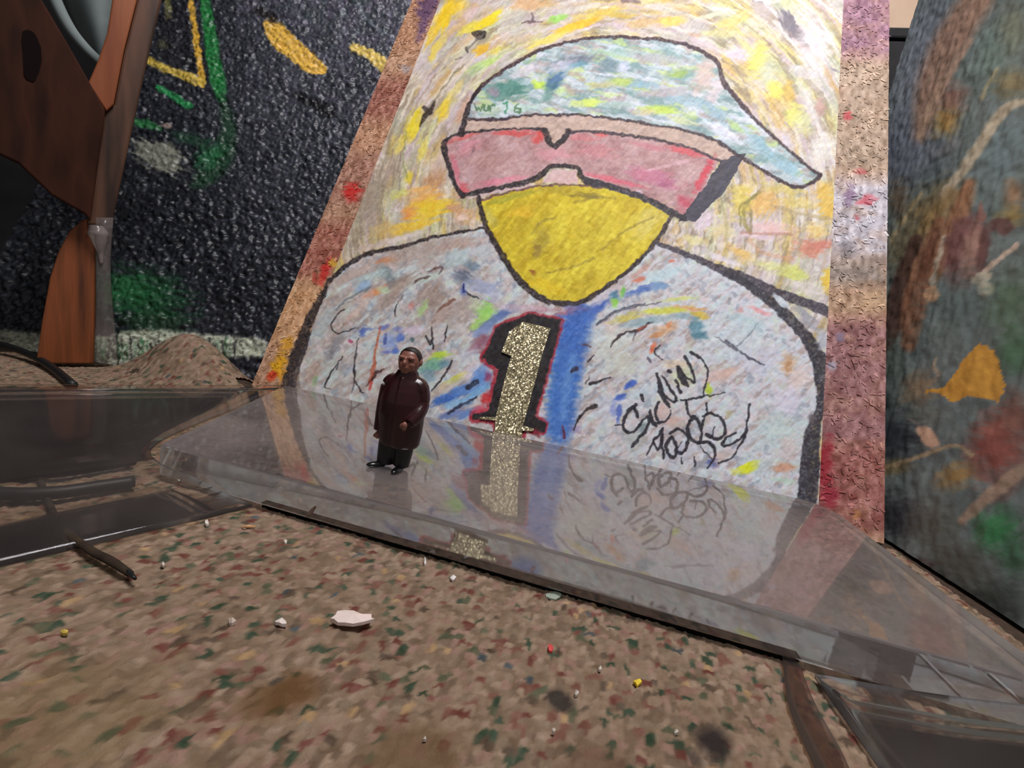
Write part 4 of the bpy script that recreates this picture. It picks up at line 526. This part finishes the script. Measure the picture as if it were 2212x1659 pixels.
def ell(c, r, seg=16, n_=10, tilt=0):
    V, Fc = [], []
    for i in range(n_+1):
        ph = -math.pi/2+math.pi*i/n_*.998+.001
        for k in range(seg):
            q = 2*math.pi*k/seg; p = np.array([r[0]*math.cos(ph)*math.cos(q), r[1]*math.cos(ph)*math.sin(q), r[2]*math.sin(ph)])
            if tilt: p = np.array([p[0]*math.cos(tilt)-p[1]*math.sin(tilt), p[0]*math.sin(tilt)+p[1]*math.cos(tilt), p[2]])
            V.append(T(c[0]+p[0], c[1]+p[1], c[2]+p[2]))
    for i in range(n_):
        for k in range(seg): Fc.append([i*seg+k, i*seg+(k+1) % seg, (i+1)*seg+(k+1) % seg, (i+1)*seg+k])
    return V, Fc
def limb(P, rad): return tube_geo([T(*p) for p in catmull(P, 5)], rad, 12)
m_coat = mat_noise('dark_maroon_plastic', [(40, 17, 20), (58, 22, 26)], 120, .26, .55, bst=.08); m_trou = mat_plain('black_plastic', (20, 18, 20), .35, .5); m_skin = mat_noise('painted_skin', [(120, 76, 64), (152, 100, 84)], 150, .38, .5, bst=.05); m_hair = mat_plain('dark_hair_paint', (34, 24, 24), .5, .4); m_shoe = mat_plain('glossy_black_plastic', (16, 16, 18), .2, .6)
# body (head, neck, hands) is one continuous figure; clothes and hair are its children
hx, hz = .012, .682
face = [ell((hx, 0, hz), (.066, .072, .076)), ell((hx-.004, .02, hz-.035), (.054, .056, .044)), limb([(hx, 0, .63), (hx-.002, 0, .56), (0, 0, .50)], .05),
        ell((hx-.004, .076, hz-.012), (.012, .017, .017)), ell((hx-.004, .068, hz+.006), (.008, .012, .02)), ell((hx-.028, .058, hz+.020), (.026, .014, .009)), ell((hx+.024, .060, hz+.020), (.026, .014, .009)), ell((hx-.004, .064, hz-.038), (.026, .014, .008)), ell((hx-.004, .062, hz-.047), (.024, .013, .008)), ell((hx-.004, .05, hz-.064), (.026, .02, .014)),
        ell((hx-.067, -.006, hz-.004), (.009, .018, .022)), ell((hx+.067, -.006, hz-.004), (.009, .018, .022)), ell((hx-.03, .05, hz-.02), (.022, .02, .018)), ell((hx+.026, .05, hz-.02), (.022, .02, .018))]
def hand(c, d, side):
    d = np.array(d, float); d /= np.linalg.norm(d); out = [ell(c, (.018, .016, .022))]
    sd = np.cross(d, [0, 1, 0]); sd /= np.linalg.norm(sd)
    for k in range(4):
        p = np.array(c)+sd*(k-1.5)*.009; l = (.026, .032, .030, .024)[k]; out.append(limb([p, p+d*l*.6, p+d*l+np.array([0, -.006, 0])], [.0055, .005, .004]))
    p = np.array(c)+sd*side*.016; out.append(limb([p, p+sd*side*.008+d*.008, p+sd*side*.008+d*.022], [.006, .0055, .004])); return out
arm_core = [limb([(0, 0, .53), (.08, -.01, .53), (.118, .0, .42), (.095, .088, .325)], [.04, .04, .03, .018]), limb([(0, 0, .53), (-.08, -.01, .53), (-.11, .0, .40), (-.118, .02, .225)], [.04, .04, .03, .018])]
body = remeshed('body', face + arm_core + hand((.07, .112, .312), (-.75, .2, -.5), 1) + hand((-.122, .026, .20), (0, .12, -1), -1), m_skin, toy, .0042, 2)
coat = remeshed('coat', [rings([(.150, .012, 0, .112, .088), (.17, .010, 0, .126, .096), (.25, .006, 0, .138, .102), (.35, .003, .004, .142, .110), (.43, .002, .004, .138, .106), (.50, .002, 0, .128, .096), (.545, .002, -.002, .114, .082), (.575, .004, -.002, .088, .070), (.60, .006, .0, .068, .064), (.622, .008, .0, .060, .060)], 24),
      limb([(.06, -.004, .54), (.095, -.004, .52), (.118, .0, .43), (.116, .05, .37), (.092, .092, .325)], [.058, .058, .050, .044, .034]), limb([(-.06, -.004, .54), (-.092, -.004, .515), (-.108, .0, .42), (-.112, .01, .33), (-.118, .022, .225)], [.058, .056, .050, .046, .036]),
      limb([(.0, .10, .16), (.0, .108, .35), (.002, .10, .48), (.004, .068, .58)], [.007, .007, .007, .009])], m_coat, toy, .0052, 4)
remeshed('trousers', [limb([(-.052, 0, .24), (-.058, .002, .12), (-.062, .006, .022)], [.066, .060, .052]), limb([(.048, 0, .24), (.046, .002, .12), (.042, .006, .022)], [.064, .058, .050]), ell((0, 0, .2), (.1, .078, .06))], m_trou, toy, .006, 2)
remeshed('shoe', [ell((-.098, .045, .018), (.028, .066, .019), tilt=.75), ell((-.075, .018, .024), (.03, .034, .026))], m_shoe, toy, .0045, 1)
remeshed('shoe', [ell((.046, .065, .016), (.027, .066, .019), tilt=.1), ell((.044, .02, .024), (.03, .034, .026))], m_shoe, toy, .0045, 1)
V, Fc = ell((hx, -.006, hz+.012), (.0685, .0735, .070), 20, 12); V = [v for v in V]
hv = []
for v in V:
    d = v-tb; y = d @ tf; z = d[2]
    if y > .035 and z < hz+.050: v = v - tf*(y-.03)*.85
    if z < hz-.03: v = v + np.array([0, 0, (hz-.03)-z])*.9
    hv.append(v)
mk('hair', hv, Fc, m_hair, toy, smooth=True)
for sx_ in (-1, 1): o = mk('eye', *ell((hx-.004+sx_*.026, .062, hz+.006), (.010, .008, .005)), m_hair, toy, smooth=True); o['label'] = 'dark painted eye'
# ================================================================== WOODEN FRAME (left)
LP = np.array([-5.4, 3.3, 0]); Ln = np.array([5.4, -3.3, 0])/math.hypot(5.4, 3.3)
def LQ(pts, off=0): return [hit(x, y, LP+Ln*off, Ln) for x, y in pts]
frm = empty('wooden_frame', (-5.4, 3.3, 0)); tag(frm, 'worn brown wooden easel frame at the left edge with glue drips', 'easel')
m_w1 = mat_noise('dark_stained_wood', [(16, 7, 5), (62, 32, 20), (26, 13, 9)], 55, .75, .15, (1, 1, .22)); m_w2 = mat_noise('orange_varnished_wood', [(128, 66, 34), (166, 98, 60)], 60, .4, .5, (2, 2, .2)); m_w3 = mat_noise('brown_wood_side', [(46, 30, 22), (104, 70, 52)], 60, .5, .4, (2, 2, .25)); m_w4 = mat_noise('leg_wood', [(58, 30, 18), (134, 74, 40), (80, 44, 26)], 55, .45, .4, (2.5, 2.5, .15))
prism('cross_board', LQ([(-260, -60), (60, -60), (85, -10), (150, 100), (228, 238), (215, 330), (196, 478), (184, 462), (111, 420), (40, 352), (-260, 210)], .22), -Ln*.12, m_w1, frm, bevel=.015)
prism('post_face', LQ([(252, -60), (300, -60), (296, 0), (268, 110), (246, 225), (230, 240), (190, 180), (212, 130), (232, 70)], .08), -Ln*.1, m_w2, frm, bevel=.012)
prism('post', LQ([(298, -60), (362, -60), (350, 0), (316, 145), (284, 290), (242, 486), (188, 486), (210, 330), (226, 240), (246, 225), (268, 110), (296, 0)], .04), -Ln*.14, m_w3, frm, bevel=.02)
prism('leg', LQ([(150, 500), (176, 476), (200, 470), (207, 540), (208, 640), (204, 786), (78, 786), (90, 700), (108, 600), (126, 545)], .0), -Ln*.14, m_w4, frm, bevel=.015)
sheet('plastic_strip', [[tuple(q) for q in LQ([(206, 470), (208, 600), (206, 788)], .03)], [tuple(q) for q in LQ([(225, 470), (226, 600), (230, 788)], .06)], [tuple(q) for q in LQ([(244, 470), (238, 600), (256, 788)], .03)]], mat_clear('cloudy_plastic', True, .16, rough=.12), frm, .015)
gd = LQ([(205, 486), (212, 505), (216, 530), (218, 548), (219, 570)], .07); o = tube('glue_drip', gd, [.05, .085, .05, .025, .012], mat_clear('glue', True, .3, rough=.08), frm); o['label'] = 'cloudy glue drip'
kb = LQ([(66, 120)], .24)[0]; V = [kb - Ln*.012 + np.array([-Ln[1], Ln[0], 0])*math.cos(t)*.055*(1+.22*math.sin(3*t+1)) + np.array([0, 0, 1])*math.sin(t)*.24*(1+.15*math.cos(2*t)) for t in np.linspace(0, 2*math.pi, 16, endpoint=False)]; prism('knot', V, -Ln*.015, mat_plain('dark_knot', (18, 10, 8), .85, .1), frm)
# pale sack behind the frame
m_sack = mat_noise('pale_grey_cloth', [(112, 124, 124), (140, 150, 150)], 25, .85, .2, bst=.3)
sk = empty('grey_cloth', LQ([(200, 60)], -.5)[0]); tag(sk, 'pale grey cloth with a rolled rim behind the wooden frame', 'cloth')
sheet('cloth_drape', [[tuple(q) for q in LQ(r, o_)] for r, o_ in (([(120, -90), (150, 20), (215, 150)], -.75), ([(170, -90), (190, 10), (226, 150)], -.4), ([(220, -90), (225, 10), (240, 150)], -.35), ([(275, -90), (262, 20), (250, 150)], -.6))], m_sack, sk, .03)
tube('rolled_rim', LQ([(96, -80), (118, -5), (150, 60), (185, 105), (222, 140)], -.38), .05, m_sack, sk)
# ================================================================== CABLES AND ADDED SHADE TUBES (left)
m_rub = mat_plain('black_rubber', (22, 22, 23), .5, .4, 400, .2)
cb = tube('black_cable', [onz(-60, 735, .12), onz(0, 744, .12), onz(60, 764, .10), onz(110, 792, .07), onz(158, 832, .05)], .035, m_rub); tag(cb, 'thin black cable arching over the carpet at the far left', 'cable')
st = empty('black_strap', onz(150, 1150, .04)); tag(st, 'dark frayed strap lying under the clear plastic towards the camera', 'strap')
P_ = [onz(40, 905, .05), onz(70, 985, .045), onz(100, 1070, .04), onz(132, 1135, .04), onz(190, 1185, .045), onz(240, 1212, .05), onz(282, 1240, .04)]
tube('strap_cord', P_, [.010, .011, .012, .013, .015, .016, .012], mat_noise('frayed_cord', [(38, 30, 24), (62, 50, 38)], 200, .9, .2), st)
for k in range(5): tube('frayed_end', [onz(276, 1234, .045), onz(284+k*2-4, 1240+k*3-6, .05), onz(290+k*3-8, 1246+k*4-10, .04)], [.010, .008, .004], m_rub, st, seg=6)
wc = empty('shade_tubes', onz(60, 1010, .03)); tag(wc, 'added dark tubes standing in for the shade bands under the clear plastic at left', 'cable')  # tubes added in place of the shade bands under the clear side
for P_, r_ in (([(-120, 1000), (0, 1018), (120, 1020), (220, 1006), (290, 994)], .030), ([(-120, 1046), (0, 1066), (120, 1064), (220, 1050), (290, 1040)], .032)): tube('shade_tube', [onz(x, y, .06) for x, y in P_], r_, m_rub, wc)
bk_ = mk('rubber_ring', *tube_geo([onz(-40, 930, .10)+np.array([.34*math.cos(t), .30*math.sin(t), .02*math.sin(t)]) for t in np.linspace(0, 2*math.pi*.985, 30)], .075, 12), m_rub, smooth=True); tag(bk_, 'black rubber ring lying behind the clear plastic at left', 'ring')
# ================================================================== DEBRIS
def scrap(px, py, rx, ry, hgt, c, label, cat, name, n_=12, rough=.25, z=.012, group=None, up=.0):
    q = onz(px, py, z); bm = []; sc = onz(px+10, py, z); ex_ = (sc-q)/10; sy_ = onz(px, py+10, z); ey_ = (sy_-q)/10
    V = [q+np.array([0, 0, hgt])]; rr = [1+RNG.uniform(-rough, rough) for _ in range(n_)]
    for k in range(n_):
        t = 2*math.pi*k/n_; V.append(q + ex_*rx*rr[k]*math.cos(t) + ey_*ry*rr[k]*math.sin(t) + np.array([0, 0, hgt*RNG.uniform(.3, .8) + up*math.cos(t)]))
    for k in range(n_): V.append(V[1+k] - np.array([0, 0, hgt*.3+.004]))
    Fc = [[0, 1+k, 1+(k+1) % n_] for k in range(n_)] + [[1+k, 1+n_+k, 1+n_+(k+1) % n_, 1+(k+1) % n_] for k in range(n_)] + [list(range(1+n_, 1+2*n_))]
    o = mk(name, V, Fc, mat_plain(name+'_mat', c, .7, .3)); tag(o, label, cat, group); return o
scrap(762, 1341, 42, 13, .030, (224, 206, 198), 'large white torn paper flake curling off the carpet', 'flake', 'paper_flake', 16, .18, .03)
scrap(607, 1350, 12, 9, .03, (226, 214, 206), 'round white crumb left of the large paper flake', 'crumb', 'white_crumb', 9)
scrap(500, 1349, 8, 5, .03, (206, 190, 176), 'small white crumb with a dark underside farther left', 'crumb', 'pale_crumb', 8)
scrap(1376, 1477, 9, 6, .02, (236, 206, 60), 'tiny yellow paper scrap on the carpet', 'scrap', 'yellow_scrap', 8)
scrap(1196, 1288, 18, 8, .012, (150, 160, 146), 'pale green scrap against the slab edge', 'scrap', 'green_scrap', 9)
scrap(447, 1134, 5, 5, .03, (232, 224, 216), 'white speck left of the tan splinter', 'speck', 'white_speck', 7)
scrap(978, 1252, 6, 6, .02, (232, 226, 222), 'white square speck on the carpet below the slab edge', 'speck', 'white_speck', 4)
scrap(918, 1218, 3, 8, .03, (240, 236, 232), 'bright white sliver standing just below the slab edge', 'speck', 'white_sliver', 5)
scrap(1188, 1403, 6, 7, .02, (214, 78, 76), 'tiny pinkish red speck on the carpet', 'speck', 'red_speck', 6)
scrap(138, 1371, 8, 5, .02, (196, 170, 80), 'dull yellow scrap at the lower left of the carpet', 'scrap', 'dull_yellow_scrap', 7)
for x, y, l in [(616, 1173, 'pale speck near the end of the slab'), (352, 1222, 'pale speck right of the frayed strap end'), (1459, 1586, 'pale speck left of the dark carpet stain'), (1295, 1448, 'pale speck left of the yellow scrap'), (1245, 1502, 'pale speck beside the small dark stain'), (917, 1602, 'pale speck at the bottom middle of the carpet'), (1195, 1584, 'pale speck below the small dark stain')]: scrap(x, y, 4.5, 4.5, .02, (214, 204, 192), l, 'speck', 'pale_speck', 6, group='pale specks on the carpet')
tag(tube('wood_splinter', [onz(520, 1138, .02), onz(536, 1137, .028), onz(552, 1138, .02)], [.003, .008, .004], mat_plain('splinter_tan', (206, 160, 110), .6), seg=6), 'thin tan wood splinter on the carpet below the slab', 'splinter')
tag(tube('brown_splinter', [onz(670, 1112, .03), onz(676, 1103, .08), onz(682, 1094, .12)], [.012, .012, .006], mat_plain('splinter_brown', (104, 58, 38), .6), seg=6), 'short reddish brown splinter leaning on the slab front edge', 'splinter')
